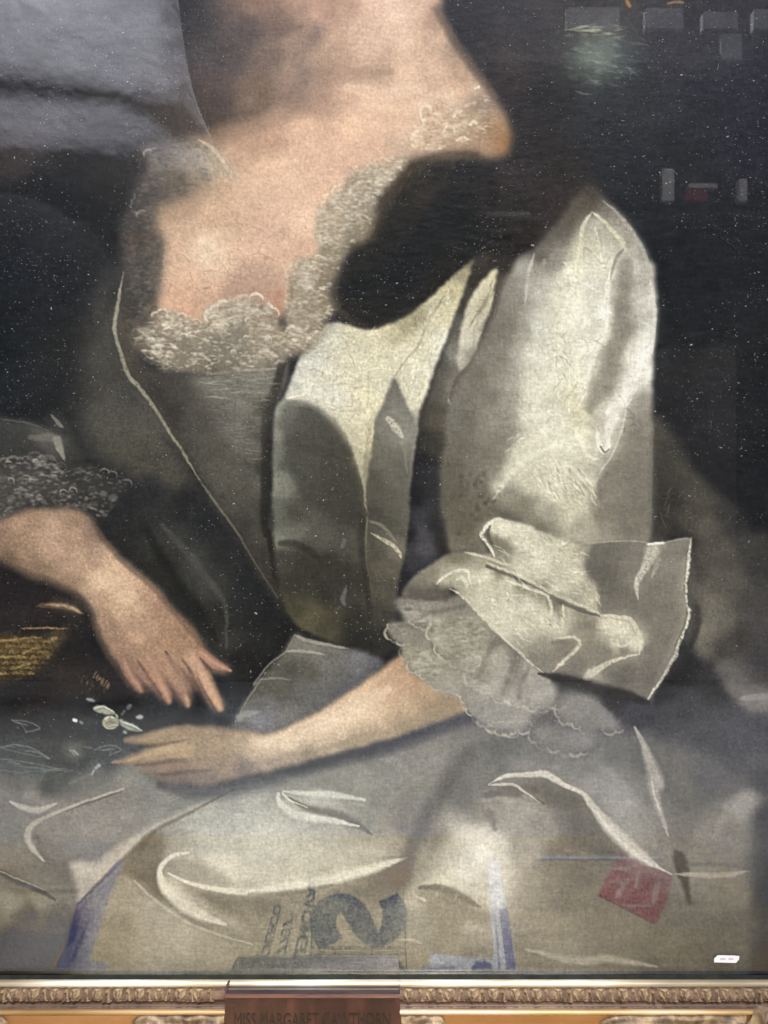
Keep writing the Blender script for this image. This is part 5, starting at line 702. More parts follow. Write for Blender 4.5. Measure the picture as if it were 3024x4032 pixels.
def finish_paint():
    """craquelure, canvas weave, pin holes"""
    global IMG, HGT
    IMG = np.clip(IMG + .55 * (IMG - blur(IMG, 1.3)) + .22 * (IMG - blur(IMG, 6)), 0, 1)      # the crispness of laid paint
    reg = {n: i for i, n in enumerate(PARTS)}
    isin = lambda *n: np.isin(LAB, [reg[q] for q in n]).astype(float)
    wsk, wgo, wla = isin('painted_neck_and_chest'), isin('painted_sleeve', 'painted_gown_front', 'painted_cuff'), isin('painted_neck_lace', 'painted_hair') * .6
    top = np.clip((1250 - VV) / 300, 0, 1)
    w = blur(np.clip(wsk * np.clip((VV - 330) / 200, 0.03, 1) + wgo * .9 + wla, 0, 1) * top, 3)
    gate = np.clip(.45 + noise(9, 9, 201) * .7, 0, 1)
    a1, a2, r1 = worley(38, 202, .95, 1.3, 3.5); b1, b2, r2 = worley(19, 203, .95, 1.2, 2.5)
    e1, e2 = (a2 - a1) * 38, (b2 - b1) * 19
    cr = np.clip(np.clip(1 - e1 / 2.2, 0, 1) * gate + np.clip(1 - e2 / 2.2, 0, 1) * np.clip(noise(14, 14, 204) * .9 - .1, 0, 1) * .6, 0, 1) * w
    IMG *= 1 - .19 * cr[..., None] * np.array([.85, 1, 1.05]); HGT -= cr * .7
    cup = np.clip(1 - e1 / 12, 0, 1) * w; HGT += cup * .9; IMG *= 1 + (.05 * cup * (1 - cr))[..., None]
    lum = IMG.mean(-1); dk = np.clip(1 - lum / .35, 0, 1)
    ridge = noise(1.6, 5, 212) * .6 + noise(1.0, 2.2, 213) * .5
    IMG += (np.clip(ridge, -1.5, 2.5) * .014 * dk * np.clip((1500 - VV) / 500, .25, 1))[..., None] * np.array([1.0, 1.0, 1.08])
    weave = noise(.6, 2.4, 205) * .55 + noise(2.4, .6, 206) * .45
    calm = 1 - .45 * blur(np.clip(wsk + isin('painted_near_arm', 'painted_far_arm'), 0, 1), 3)
    IMG *= 1 + (weave * (.034 + .07 * dk) * calm)[..., None]
    IMG *= 1 + (noise(.75, .75, 214) * .022 + noise(3, 5, 207) * .014 + noise(12, 16, 208) * .012)[..., None]
    mott = np.clip(noise(1.2, 1.2, 209) - .9, 0, 2) * blur(np.clip(wsk + isin('painted_near_arm') + isin('painted_sleeve') * .7, 0, 1), 3); IMG *= 1 - (mott * .024)[..., None] * np.array([.9, 1, 1.1])
    HGT += weave * .14 + ridge * dk * .45 * np.clip((1500 - VV) / 500, .2, 1) + noise(1.1, 1.6, 211) * .08
    g_ = (IMG * np.array([.3, .5, .2])).sum(-1, keepdims=True); IMG = g_ + (IMG - g_) * np.interp(g_, [0, .15, .35, .7], [.60, .68, .80, .84])
    IMG = IMG * (1 + blur(isin('painted_near_arm') * .07 + wsk * .025, 3))[..., None]
    warm = np.clip((g_ - .2) / .25, 0, 1) * np.clip((1500 - VV) / 120, 0, 1)[..., None] * (1 - blur(np.clip(wsk + isin('painted_near_arm', 'painted_far_arm'), 0, 1), 3))[..., None]
    IMG = IMG * (1 - warm * np.array([-.002, .002, .022]))
    IMG = np.interp(IMG, [0, .1, .3, .5, .7, .85, 1], [.012, .108, .292, .488, .695, .855, 1])
    IMG = np.clip(IMG * .994 + .006 * np.array([1.0, .98, .98]), .01, 1)  # lifted blacks put a pale haze into the paint colour

def paint_all():
    for f in (paint_background, paint_gown_left, paint_skin, paint_hair, paint_lapel, paint_lace_neck, paint_drape_right, paint_sleeve, paint_left_arm, paint_lap, paint_skirt, paint_right_arm, paint_ruffle, paint_cuff, paint_flowers, finish_paint): f()


# ---------------------------------------------------------------- the painting: one framed thing
paint_all()
PAINTING = empty('framed_portrait_painting', (0, 0, 0))
tag(PAINTING, 'glazed oil portrait of a seated woman in a white gown in a gilt frame', 'painting')

def paint_material(name, rough, weave):
    m, nt, p = new_mat(name)
    a = node(nt, 'ShaderNodeVertexColor', layer_name='pigment'); nt.links.new(a.outputs[0], p.inputs['Base Color'])
    p.inputs['Roughness'].default_value = rough; p.inputs['Specular IOR Level'].default_value = .06
    tc = node(nt, 'ShaderNodeTexCoord')
    w1 = node(nt, 'ShaderNodeMapping'); w1.inputs['Scale'].default_value = (1, 1, 3); w2 = node(nt, 'ShaderNodeMapping'); w2.inputs['Scale'].default_value = (3, 1, 1)
    n1 = node(nt, 'ShaderNodeTexNoise'); n2 = node(nt, 'ShaderNodeTexNoise')
    for m_, n_ in ((w1, n1), (w2, n2)):
        n_.inputs['Scale'].default_value = 260; n_.inputs['Detail'].default_value = 3; nt.links.new(tc.outputs['Object'], m_.inputs[0]); nt.links.new(m_.outputs[0], n_.inputs['Vector'])
    ad2 = node(nt, 'ShaderNodeMath', operation='ADD'); nt.links.new(n1.outputs[0], ad2.inputs[0]); nt.links.new(n2.outputs[0], ad2.inputs[1])
    b = node(nt, 'ShaderNodeBump'); b.inputs['Strength'].default_value = weave; b.inputs['Distance'].default_value = .00025
    nt.links.new(ad2.outputs[0], b.inputs['Height']); nt.links.new(b.outputs[0], p.inputs['Normal'])
    return m
MAT_PAINT = paint_material('oil_paint', .45, .5)

def veil_at(c):
    t = np.array(VEIL_T, float)[:, :, c] / 1000.0
    rows = np.stack([np.interp(UU[0], VEIL_U, t[i]) for i in range(len(VEIL_V))])
    f = np.interp(VV[:, 0], VEIL_V, np.arange(len(VEIL_V))); i = np.minimum(f.astype(int), len(VEIL_V) - 2); w = (f - i)[:, None]
    return rows[i] * (1 - w) + rows[i + 1] * w
LIN = np.where(IMG <= .04045, IMG / 12.92, ((IMG + .055) / 1.055) ** 2.4)
# the picture was read through the glass: take the pale veil of the reflected floor off the pigment
VEIL = np.stack([veil_at(c) for c in range(3)], -1)
PIG = np.clip((LIN - VEIL * .97) * GAIN, .006, .95)
#DBG
RELIEF = .00016
XW = (UU - 829.5) * K; ZW = CAM_H - (VV - 1106.0) * K; YW = -np.clip(HGT, -2.5, 4) * RELIEF
gx = np.gradient(YW, axis=1) / (STEP * K); gz = -np.gradient(YW, axis=0) / (STEP * K)
NRM = np.stack([gx, -np.ones_like(gx), gz], -1); NRM /= np.linalg.norm(NRM, axis=-1, keepdims=True)
ALLCO = np.stack([XW, YW, ZW], -1).reshape(-1, 3).astype(np.float32)
ALLCOL = np.concatenate([PIG, np.ones(PIG.shape[:2] + (1,))], -1).reshape(-1, 4).astype(np.float32)
ALLN = NRM.reshape(-1, 3).astype(np.float32)
idx = np.arange(PH * PW).reshape(PH, PW)
QUADS = np.stack([idx[:-1, :-1], idx[1:, :-1], idx[1:, 1:], idx[:-1, 1:]], -1).reshape(-1, 4)
FLAB = LAB[:-1, :-1].reshape(-1)
PART_LABEL = {'painted_background': 'dark painted backdrop with a pale patch of sky', 'painted_gown_side': 'shaded side of the painted gown', 'painted_bodice': 'grey painted bodice with a pale seam',
 'painted_neck_and_chest': 'painted pale neck and chest', 'painted_hair': 'dark painted lock of hair over the shoulder', 'painted_gown_front': 'bright painted satin lapel', 'painted_neck_lace': 'painted lace round the neckline', 'painted_shoulder_lace': 'painted lace loops on the bare shoulder', 'painted_wrist_lace': 'painted lace at the left elbow', 'painted_ruffle': 'painted lace ruffle under the white cuff', 'painted_leaf': 'painted leaves and rose',
 'painted_mantle': 'painted olive grey mantle behind the sleeve', 'painted_sleeve': 'painted white satin sleeve', 'painted_basket': 'painted wicker basket', 'painted_near_arm': 'painted arm and hand hanging down at the left',
 'painted_skirt': 'painted satin skirt with rolled folds', 'painted_far_arm': 'painted forearm and hand reaching across the lap', 'painted_cuff': 'painted turned back satin cuff', 'painted_petal': 'painted white petal'}
CANVAS = bpy.data.objects.new('canvas', None); link(CANVAS, PAINTING)
for li, nm in enumerate(PARTS):
    q = QUADS[FLAB == li]
    if not len(q): continue
    used, inv = np.unique(q, return_inverse=True); n = len(q)
    me = bpy.data.meshes.new(nm)
    me.vertices.add(len(used)); me.vertices.foreach_set('co', ALLCO[used].ravel())
    me.loops.add(n * 4); me.loops.foreach_set('vertex_index', inv.ravel().astype(np.int32))
    me.polygons.add(n); me.polygons.foreach_set('loop_start', np.arange(0, n * 4, 4, dtype=np.int32)); me.polygons.foreach_set('loop_total', np.full(n, 4, np.int32))
    me.polygons.foreach_set('use_smooth', np.ones(n, bool))
    ca = me.color_attributes.new('pigment', 'FLOAT_COLOR', 'POINT'); ca.data.foreach_set('color', ALLCOL[used].ravel())
    me.update(calc_edges=True); me.normals_split_custom_set_from_vertices(ALLN[used])
    me.materials.append(MAT_PAINT)
    o = bpy.data.objects.new(nm.split('#')[0], me); link(o, CANVAS); o['label'] = PART_LABEL[nm.split('#')[0]]
m_linen = noisy_mat('linen', [(.3, '2a2522'), (.7, '3a332e')], 60, .8)
bm_obj('stretcher_board', box_bm(-.40, .40, .0012, .020, cz(2160), 1.38), m_linen, PAINTING)
bm_obj('painted_upper_field', box_bm(-.40, .40, .0002, .0011, cz(V0) + .0003, 1.36), noisy_mat('upper_field', [(.3, '1f1d1e'), (.7, '2b2728')], 14, .45, 0, .06), CANVAS)

# glass pane: two faces, clear and mirror-like by angle
m_glass, nt, p = new_mat('picture_glass'); nt.nodes.remove(p)
lw = node(nt, 'ShaderNodeLayerWeight'); lw.inputs['Blend'].default_value = .5
pw5 = node(nt, 'ShaderNodeMath', operation='POWER'); nt.links.new(lw.outputs['Facing'], pw5.inputs[0]); pw5.inputs[1].default_value = 5.0
ma = node(nt, 'ShaderNodeMath', operation='MULTIPLY_ADD'); nt.links.new(pw5.outputs[0], ma.inputs[0]); ma.inputs[1].default_value = .94; ma.inputs[2].default_value = .078
tr = node(nt, 'ShaderNodeBsdfTransparent'); gl = node(nt, 'ShaderNodeBsdfGlossy'); gl.inputs['Roughness'].default_value = 0.0
mx = node(nt, 'ShaderNodeMixShader'); nt.links.new(ma.outputs[0], mx.inputs[0]); nt.links.new(tr.outputs[0], mx.inputs[1]); nt.links.new(gl.outputs[0], mx.inputs[2])
nt.links.new(mx.outputs[0], nt.nodes['Material Output'].inputs[0])
YG = -.0115
bm_obj('glass_pane', box_bm(-.392, .392, YG, YG + .002, cz(2150), 1.35), m_glass, PAINTING)

# gilt frame: moulding profile swept round four sides (u/v offsets measured outward from the sight edge)
def gilt(name, cols, rough=.38, metal=.55, scale=60, bump=.35, stretch=(1, 1, 1)):
    return noisy_mat(name, cols, scale, rough, metal, .5, bump, 350, 8, stretch, .4, .0006)
m_lip = gilt('gilt_lip', [(.32, '8f8270'), (.5, 'bfb19a'), (.66, 'e6dfd2')], .36, .25, 40, .3, (.2, 1, 1))
m_band = gilt('gilt_band', [(.30, '47372e'), (.5, '665042'), (.7, '856a52')], .6, .05, 90)
m_cove = gilt('bole_cove', [(.30, '4f3d36'), (.55, '6b554a'), (.75, '84705f')], .5, .1, 70, .4, (.3, 1, 1))
m_fillet = gilt('gilt_fillet', [(.28, '94754c'), (.5, 'c4a67c'), (.7, 'e6d6bc')], .36, .25, 40, .25, (.2, 1, 1))
m_panel = gilt('gilt_panel', [(.25, '80532f'), (.5, 'a07244'), (.72, 'b28c60')], .45, .2, 18, .25, (.4, 1, 1))
m_carve = gilt('gilt_carving', [(.32, '4a3b30'), (.5, '705c48'), (.66, '9a8466')], .6, .05, 130, .5)
m_slip = noisy_mat('dark_slip', [(.3, '1c1d1b'), (.7, '2b2d2a')], 80, .9, 0, .1)
def prof(vs):     # (picture row, protrusion) -> (outward distance below the canvas row 2106, protrusion)
    return [(cz(2106) - cz(v, p), p) for v, p in vs]
SECT = [('slip', prof([(2106, .0122), (2110, .0135), (2116, .0150)]), m_slip),
        ('lip', prof([(2116, .0150), (2119, .0178), (2123, .0200), (2128, .0212), (2132, .0205), (2134, .0190)]), m_lip),
        ('leaf_band', prof([(2134, .0190), (2140, .0200), (2150, .0218), (2159, .0222)]), m_band),
        ('cove', prof([(2159, .0222), (2162, .0200), (2168, .0190), (2175, .0205), (2180, .0240)]), m_cove),
        ('fillet', prof([(2180, .0240), (2181.5, .0285), (2184, .0310), (2188, .0322), (2192, .0318), (2194, .0300)]), m_fillet),
        ('panel', prof([(2194, .0300), (2210, .0296), (2240, .0300), (2275, .0330), (2300, .0420)]), m_panel),
        ('outer_rim', prof([(2300, .0420), (2318, .0480), (2345, .0470), (2362, .0380), (2368, .0000)]), m_fillet)]
FX, FZ0, FZ1 = cx(1741), cz(2106), 1.34        # sight edges
FRAME = bpy.data.objects.new('frame', None); link(FRAME, PAINTING)
def rail(name, sec, mat, side):
    V = []; F = []
    for d, p in sec:
        if side == 'b': a, b = (-FX - d, -p, FZ0 - d), (FX + d, -p, FZ0 - d)
        elif side == 't': a, b = (FX + d, -p, FZ1 + d), (-FX - d, -p, FZ1 + d)
        elif side == 'l': a, b = (-FX - d, -p, FZ1 + d), (-FX - d, -p, FZ0 - d)
        else: a, b = (FX + d, -p, FZ0 - d), (FX + d, -p, FZ1 + d)
        n = 24
        for i in range(n + 1):
            t = i / n; V.append([a[j] + (b[j] - a[j]) * t for j in range(3)])
    for i in range(len(sec) - 1):
        for j in range(24):
            k = i * 25 + j; F.append((k, k + 25, k + 26, k + 1))
    return mesh_obj(name, V, F, mat, FRAME, True)
for side in 'btlr':
    for nm, sec, mat in SECT: rail(nm, sec, mat, side)

# carved leaves along the band of the lower rail, each its own piece
def leaf_mesh(name, kind, seed):
    g = random.Random(seed); bm = bmesh.new(); wear = g.uniform(.55, 1.05); skew = g.uniform(-.25, .25)
    w, h = (25 * K, 25 * K) if kind == 0 else (22 * K, 25 * K)
    nx_, nz_ = (18, 14) if kind == 0 else (16, 14); grid = []
    for j in range(nz_ + 1):
        row = []
        for i in range(nx_ + 1):
            s, t = i / nx_ * 2 - 1, j / nz_          # t = 0 at the top
            if kind == 0:                            # shell: round dome with fanned flutes and a curled top
                rr = math.hypot(s, (t - .62) / .62 * 1.0); env = max(0.0, 1 - rr ** 2.4)
                an = math.atan2(s, 1.05 - t); flute = .5 + .5 * math.cos(an * 7.0)
                hgt = .0050 * env ** .6 * (.45 + .55 * flute) + .0018 * math.exp(-((t - .10) / .10) ** 2) * (abs(s) < .75)
            else:                                    # peaked dart with a hollow heart between the shells
                wd = .18 + .80 * t; q = abs(s) / wd; env = max(0.0, 1 - q ** 3); hollow = math.exp(-(q / .42) ** 2) * (t > .32)
                hgt = .0042 * env * (1 - .75 * hollow)
            hgt *= (1 + g.uniform(-.22, .22)) * wear
            row.append(bm.verts.new((s * w / 2 + skew * (t - .5) * w * .4, -hgt * .8 + .0006, -t * h)))
        grid.append(row)
    for j in range(nz_):
        for i in range(nx_): bm.faces.new((grid[j][i], grid[j + 1][i], grid[j + 1][i + 1], grid[j][i + 1]))
    me = bpy.data.meshes.new(name); bm.to_mesh(me); bm.free(); me.materials.append(m_carve); me.polygons.foreach_set('use_smooth', [True] * len(me.polygons)); return me
LEAF = [leaf_mesh('carved_leaf', 0, s) for s in range(8)]; DART = [leaf_mesh('carved_dart', 1, s) for s in range(6)]
rnd = random.Random(4)
u = -60.0; i = 0
while u < 1725:
    if not (475 < u < 872):
        for me, du, nm in ((rnd.choice(LEAF), 0, 'carved_leaf'), (rnd.choice(DART), 22.5, 'carved_dart')):
            o = bpy.data.objects.new(nm, me); link(o, FRAME)
            pp = .0200; o.location = ((u + du + rnd.uniform(-2, 2) - 829.5) * K * (CAM_D - pp) / CAM_D, -pp, cz(2134.5, pp)); o.rotation_euler = (R(-10), R(rnd.uniform(-4, 4)), 0); o.scale = (rnd.uniform(.92, 1.1) * (-1 if rnd.random() < .5 else 1), rnd.uniform(.8, 1.25), rnd.uniform(.94, 1.04))
    u += 45 + rnd.uniform(-2, 2); i += 1

# carved low-relief ornaments on the panel
def ornament(name, u0, u1, flip, seed):
    """a low carved cartouche with ridges, running along the panel"""
    g = random.Random(seed); bm = bmesh.new(); nu, nv = 90, 22; grid = []
    for j in range(nv + 1):
        row = []
        for i in range(nu + 1):
            s, t = i / nu, j / nv; q = 1 - s if flip else s
            top = 2193 + 14 * (1 - min(1, q * 9)) ** 2 + 1.5 * math.sin(q * 23)         # rounded tip, wavy upper outline
            v = top + (2262 - top) * t
            edge = min(1, q * 14) * min(1, t * 6)
            rid = .5 + .5 * math.sin(t * 15 + 1.6 * math.sin(q * 7) + 3 * q) ; vein = .5 + .5 * math.sin(q * 46 + 5 * t)
            pr = .0302 + edge * (.0032 + .0024 * rid ** 1.5 + .0007 * vein * rid + g.uniform(0, .0004))
            uu = u0 + (u1 - u0) * s
            row.append(bm.verts.new(((uu - 829.5) * K * (CAM_D - pr) / CAM_D, -pr, cz(v, pr))))
        grid.append(row)
    for j in range(nv):
        for i in range(nu): bm.faces.new((grid[j][i], grid[j + 1][i], grid[j + 1][i + 1], grid[j][i + 1]))
    return bm_obj(name, bm, m_carve, FRAME, True)
ornament('carved_scroll', 284, 484, False, 1); ornament('carved_scroll', 867, 962, True, 2); ornament('carved_scroll', 1296, 1612, False, 3); ornament('carved_scroll', -120, 18, True, 4)
def rosette(u, v, r):
    bm = bmesh.new(); n, m = 40, 10; pr0 = .031; rings = []
    for j in range(m + 1):
        q = j / m; row = []
        for i in range(n):
            a = i / n * 6.2832; rr = r * K * q * (1 + .10 * math.cos(6 * a)); pr = pr0 + .010 * (1 - q ** 2) ** .5 * (.75 + .25 * math.cos(6 * a + 9 * q)) + .0012 * math.sin(q * 14)
            row.append(bm.verts.new((cx(u) * (CAM_D - pr0) / CAM_D + rr * math.cos(a), -pr, cz(v, pr0) + rr * math.sin(a))))
        rings.append(row)
    for j in range(m):
        for i in range(n): bm.faces.new((rings[j][i], rings[j][(i + 1) % n], rings[j + 1][(i + 1) % n], rings[j + 1][i]))
    return bm_obj('carved_rosette', bm, m_carve, FRAME, True)
rosette(1662, 2222, 50)

# name plate on the lower rail
m_plate = noisy_mat('plate_red_brown', [(.28, '291613'), (.5, '3d211c'), (.72, '543129')], 55, .42, .1, .5, .4, 500, 8, (1, 1, .35), .6, .0004)
PLATE = empty('nameplate'); PLATE.parent = PAINTING
def at(u, v, p): return ((u - 829.5) * K * (CAM_D - p) / CAM_D, -p, cz(v, p))
def plate_piece(name, rows, mat, u0=486, u1=864):
    V = []; F = []
    for v, p in rows: V += [at(u0, v, p), at(u1, v, p)]
    for i in range(len(rows) - 1): F.append((2 * i, 2 * i + 2, 2 * i + 3, 2 * i + 1))
    n = len(V)                                            # closed ends and back
    for i in range(0, n): V.append((V[i][0], -.018, V[i][2]))
    for i in range(len(rows) - 1):
        F.append((2 * i, 2 * i + n, 2 * i + 2 + n, 2 * i + 2)); F.append((2 * i + 1, 2 * i + 3, 2 * i + 3 + n, 2 * i + 1 + n))
    return mesh_obj(name, V, F, mat, PLATE)
m_bevel = noisy_mat('plate_bevel', [(.3, '4f332d'), (.6, '684539')], 60, .35, .1, .5, .2, 300, 6, (.3, 1, 1))
m_edge = noisy_mat('plate_top_edge', [(.3, '332a2e'), (.6, '4a3e42')], 80, .3, .3, .5, .2, 300, 6, (.3, 1, 1))
plate_piece('top_edge', [(2133, .0230), (2138, .0300), (2147, .0372)], m_edge)
plate_piece('bevel', [(2147, .0372), (2150, .0390), (2156, .0400)], m_bevel)
plate_piece('plate_face', [(2156, .0400), (2158, .0388), (2250, .0390), (2258, .0370)], m_plate)
m_ink = noisy_mat('plate_lettering', [(.3, '140f0f'), (.7, '2b1f1d')], 120, .5)
x0, y0, z0 = at(506, 2218, .0391)
text_mesh('lettering', 'MISS MARGARET CAWTHORN', 29 * K * 1.38, m_ink, PLATE, Matrix.Translation((x0, y0, z0)) @ Matrix.Rotation(R(90), 4, 'X'), .00015, True, 'LEFT', (843 - 506) * K * (CAM_D - .039) / CAM_D)

# small paper label stuck on the glass
m_paper = noisy_mat('label_paper', [(.3, 'e6dfe8'), (.7, 'f4eef5')], 200, .6)
pl = -YG + .0006
def gl_at(u, v, p=pl): x, y, z = at(u, v, p); return Vector((x, y, z))
bm = bmesh.new(); P = [(1551, 2064), (1588, 2065), (1597, 2066), (1596, 2073), (1590, 2080), (1552, 2079), (1543, 2079), (1543, 2071)]
f = bm.faces.new([bm.verts.new(gl_at(*q)) for q in P]); r = bmesh.ops.extrude_face_region(bm, geom=[f]); bmesh.ops.translate(bm, vec=(0, .0004, 0), verts=[e for e in r['geom'] if isinstance(e, bmesh.types.BMVert)])
STICK = bm_obj('paper_label', bm, m_paper, PAINTING)
m_grey = noisy_mat('label_print', [(.3, 'bdb4c2'), (.7, 'd0c8d4')], 200, .6)
for a, b in ((1555, 1567), (1573, 1584)):
    bm = bmesh.new(); bm.faces.new([bm.verts.new(gl_at(q[0], q[1], pl + .0002)) for q in ((a, 2069.5), (b, 2069), (b + 1, 2073.5), (a + 1, 2074))]); bm_obj('faded_print', bm, m_grey, STICK)

# pale flecks standing in for glints off weave and varnish; lint fibres after them
m_glint_lint, nt, p = new_mat('pale_glint_lint'); p.inputs['Base Color'].default_value = (*srgb('b6b8bc'), 1); p.inputs['Roughness'].default_value = .6
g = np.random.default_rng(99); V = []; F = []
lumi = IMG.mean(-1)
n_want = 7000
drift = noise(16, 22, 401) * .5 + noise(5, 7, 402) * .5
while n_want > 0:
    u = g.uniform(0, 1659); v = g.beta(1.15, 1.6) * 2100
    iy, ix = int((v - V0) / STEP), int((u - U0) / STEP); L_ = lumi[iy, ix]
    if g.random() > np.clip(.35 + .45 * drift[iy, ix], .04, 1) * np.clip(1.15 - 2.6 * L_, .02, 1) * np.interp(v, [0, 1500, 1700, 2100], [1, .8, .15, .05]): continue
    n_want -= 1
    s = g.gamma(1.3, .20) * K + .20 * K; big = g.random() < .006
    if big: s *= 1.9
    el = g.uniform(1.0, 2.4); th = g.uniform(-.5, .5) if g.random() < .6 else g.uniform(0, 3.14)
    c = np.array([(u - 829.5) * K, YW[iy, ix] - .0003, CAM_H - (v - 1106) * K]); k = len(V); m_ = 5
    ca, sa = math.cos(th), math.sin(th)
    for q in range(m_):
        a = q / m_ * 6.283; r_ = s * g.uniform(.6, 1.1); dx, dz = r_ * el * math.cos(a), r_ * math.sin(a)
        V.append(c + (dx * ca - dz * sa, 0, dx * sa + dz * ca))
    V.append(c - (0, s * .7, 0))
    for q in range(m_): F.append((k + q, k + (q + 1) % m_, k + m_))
o = mesh_obj('glint_flecks', V, F, m_glint_lint, PAINTING); o['kind'] = 'stuff'
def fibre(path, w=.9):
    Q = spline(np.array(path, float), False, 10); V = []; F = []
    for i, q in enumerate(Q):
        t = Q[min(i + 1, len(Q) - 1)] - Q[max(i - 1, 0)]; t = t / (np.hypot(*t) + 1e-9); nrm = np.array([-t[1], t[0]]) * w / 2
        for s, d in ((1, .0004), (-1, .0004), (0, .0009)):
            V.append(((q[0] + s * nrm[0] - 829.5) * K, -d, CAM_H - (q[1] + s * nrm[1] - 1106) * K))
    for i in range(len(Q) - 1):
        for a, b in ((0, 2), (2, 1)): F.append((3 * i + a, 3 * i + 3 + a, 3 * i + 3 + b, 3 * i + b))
    mesh_obj('lint_fibre', V, F, m_glint_lint, PAINTING)
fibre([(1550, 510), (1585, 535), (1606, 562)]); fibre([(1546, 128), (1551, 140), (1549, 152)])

# ---------------------------------------------------------------- what the glass mirrors: floor, packing and people in front of the painting
def mirror_point(u, v, h=0.0, depth=None):
    """place in the room whose reflection is met on the sight line through (u, v)"""
    tx, tz = (u - 829.5) * K / CAM_D, -(v - 1106) * K / CAM_D
    D = (h - CAM_H) / tz if depth is None else depth
    yv = D - CAM_D
    return Vector((tx * D, 2 * YG - yv, CAM_H + tz * D))
m_floor = noisy_mat('store_floor', [(.3, '9d9c9b'), (.55, 'adacaa'), (.75, 'b8b7b4')], 6, .7, 0, .3, .2, 60)
fl = bm_obj('floor', box_bm(-3.2, 3.2, -4.2, .6, -.05, 0), m_floor); tag(fl, kind='structure')
m_card = noisy_mat('cardboard', [(.3, 'b5a27c'), (.6, 'c4b18a')], 12, .75, 0, .2, .15, 200, 6, (1, 6, 1))
CARD = empty('cardboard_sheet'); tag(CARD, 'flattened cardboard sheet with large printed letters lying on the floor', 'cardboard')
ya = mirror_point(829, 1812).y
bm = bmesh.new(); xl, xr = mirror_point(258, 1812).x, mirror_point(110, 2118).x
f = bm.faces.new([bm.verts.new(q) for q in ((xl, ya, .0005), (.53, ya, .0005), (.53, -.085, .0005), (xr + .012, -.085, .0005))]); r = bmesh.ops.extrude_face_region(bm, geom=[f]); bmesh.ops.translate(bm, vec=(0, 0, .004), verts=[e for e in r['geom'] if isinstance(e, bmesh.types.BMVert)])
bm_obj('board', bm, m_card, CARD)
m_print = noisy_mat('dark_blue_print', [(.3, '1d242c'), (.7, '2a323b')], 60, .7)
HT = .0047
def floor_text(name, body, u, v_start, v_end, u_base, mat, parent, tops):
    """letters running away from the painting, tops towards +x"""
    a, b = mirror_point(u_base, v_start, HT), mirror_point(u_base, v_end, HT)
    length = abs(b.y - a.y); size = abs(mirror_point(tops, v_start, HT).x - a.x) / .69
    mt = Matrix(((0, 1, 0, a.x), (-1, 0, 0, a.y), (0, 0, 1, HT), (0, 0, 0, 1)))
    return text_mesh(name, body, size, mat, parent, mt, .0002, False, 'LEFT', length, .025)
def floor_letter(dv):
    C = np.array([(716, 2049, 60), (700, 2018, 58), (699, 1975, 58), (722, 1950, 52), (752, 1952, 52), (774, 1980, 54), (788, 2012, 50), (806, 2032, 44), (834, 2026, 44), (850, 1998, 52), (852, 1962, 52), (838, 1932, 46)], float)
    Q = spline(C[:, :2], False, 6); W = np.interp(np.linspace(0, 1, len(Q)), np.linspace(0, 1, len(C)), C[:, 2]); V = []; F = []
    for i, q in enumerate(Q):
        t = Q[min(i + 1, len(Q) - 1)] - Q[max(i - 1, 0)]; t = t / np.hypot(*t); n = np.array([-t[1], t[0]]) * W[i] / 2
        for s in (1, -1): V.append(mirror_point(q[0] + s * n[0], (q[1] - 1990) * .86 + 1990 + dv + s * n[1] * .86, HT + .0002))
    for i in range(len(Q) - 1): F.append((2 * i, 2 * i + 1, 2 * i + 3, 2 * i + 2))
    n = len(V); V += [v - Vector((0, 0, .0004)) for v in V]
    return mesh_obj('printed_letter', V, F, m_print, CARD)
floor_letter(0); floor_letter(140)
floor_text('printed_words', 'REMOVAL', 0, 2090, 1898, 630, m_print, CARD, 654)
floor_text('printed_words', '2 7737', 0, 2098, 1985, 588, m_print, CARD, 608)
floor_text('printed_words', 'SOLECO', 0, 2090, 1955, 556, m_print, CARD, 574)
def floor_quad(name, P, mat, parent, h=HT, th=.0004):
    bm = bmesh.new(); f = bm.faces.new([bm.verts.new(mirror_point(a, b, h)) for a, b in P]); r = bmesh.ops.extrude_face_region(bm, geom=[f]); bmesh.ops.translate(bm, vec=(0, 0, th), verts=[e for e in r['geom'] if isinstance(e, bmesh.types.BMVert)])
    return bm_obj(name, bm, mat, parent)
for P in ([(676, 1925), (679, 1925), (672, 2100), (668, 2100)], [(871, 1925), (873, 1925), (880, 2105), (877, 2105)], [(672, 2048), (878, 2048), (878, 2051), (672, 2051)], [(672, 2060), (878, 2060), (878, 2062), (672, 2062)]):
    floor_quad('printed_rule', P, m_print, CARD)
m_blue = noisy_mat('blue_print', [(.3, '4a4f86'), (.7, '5f66a0')], 40, .6); m_white = noisy_mat('white_plastic', [(.3, 'c9c9d2'), (.7, 'e4e4ea')], 20, .45)
def JK(t, x, y): return (TILES[t][0] * .548611 + x * .363763, TILES[t][1] * .548611 + y * .363763)
def strip(label, outline, prints, t, mat=m_white):
    o = floor_quad('packing_tape', [JK(t, *q) for q in outline], mat, None, .0056, .0005); tag(o, label, 'tape')
    for q, mm in prints: floor_quad('tape_print', [JK(t, *w) for w in q], mm, o, .0064, .0003)
m_greyblue = noisy_mat('grey_blue_film', [(.3, '7d80a0'), (.7, '989bb8')], 20, .45)
strip('grey blue strip of packing tape crossing the cardboard at the left', [(690, 700), (735, 690), (650, 900), (560, 1180), (525, 1290), (640, 1310), (640, 1400), (290, 1400), (340, 1300), (385, 1200), (455, 940), (540, 870)],
      [([(455, 945), (540, 872), (560, 890), (480, 1000), (440, 1170), (390, 1215)], m_blue), ([(520, 1040), (540, 1045), (440, 1290), (410, 1290)], m_blue), ([(560, 860), (640, 790), (600, 870), (545, 885)], m_blue)], 'J', m_greyblue)
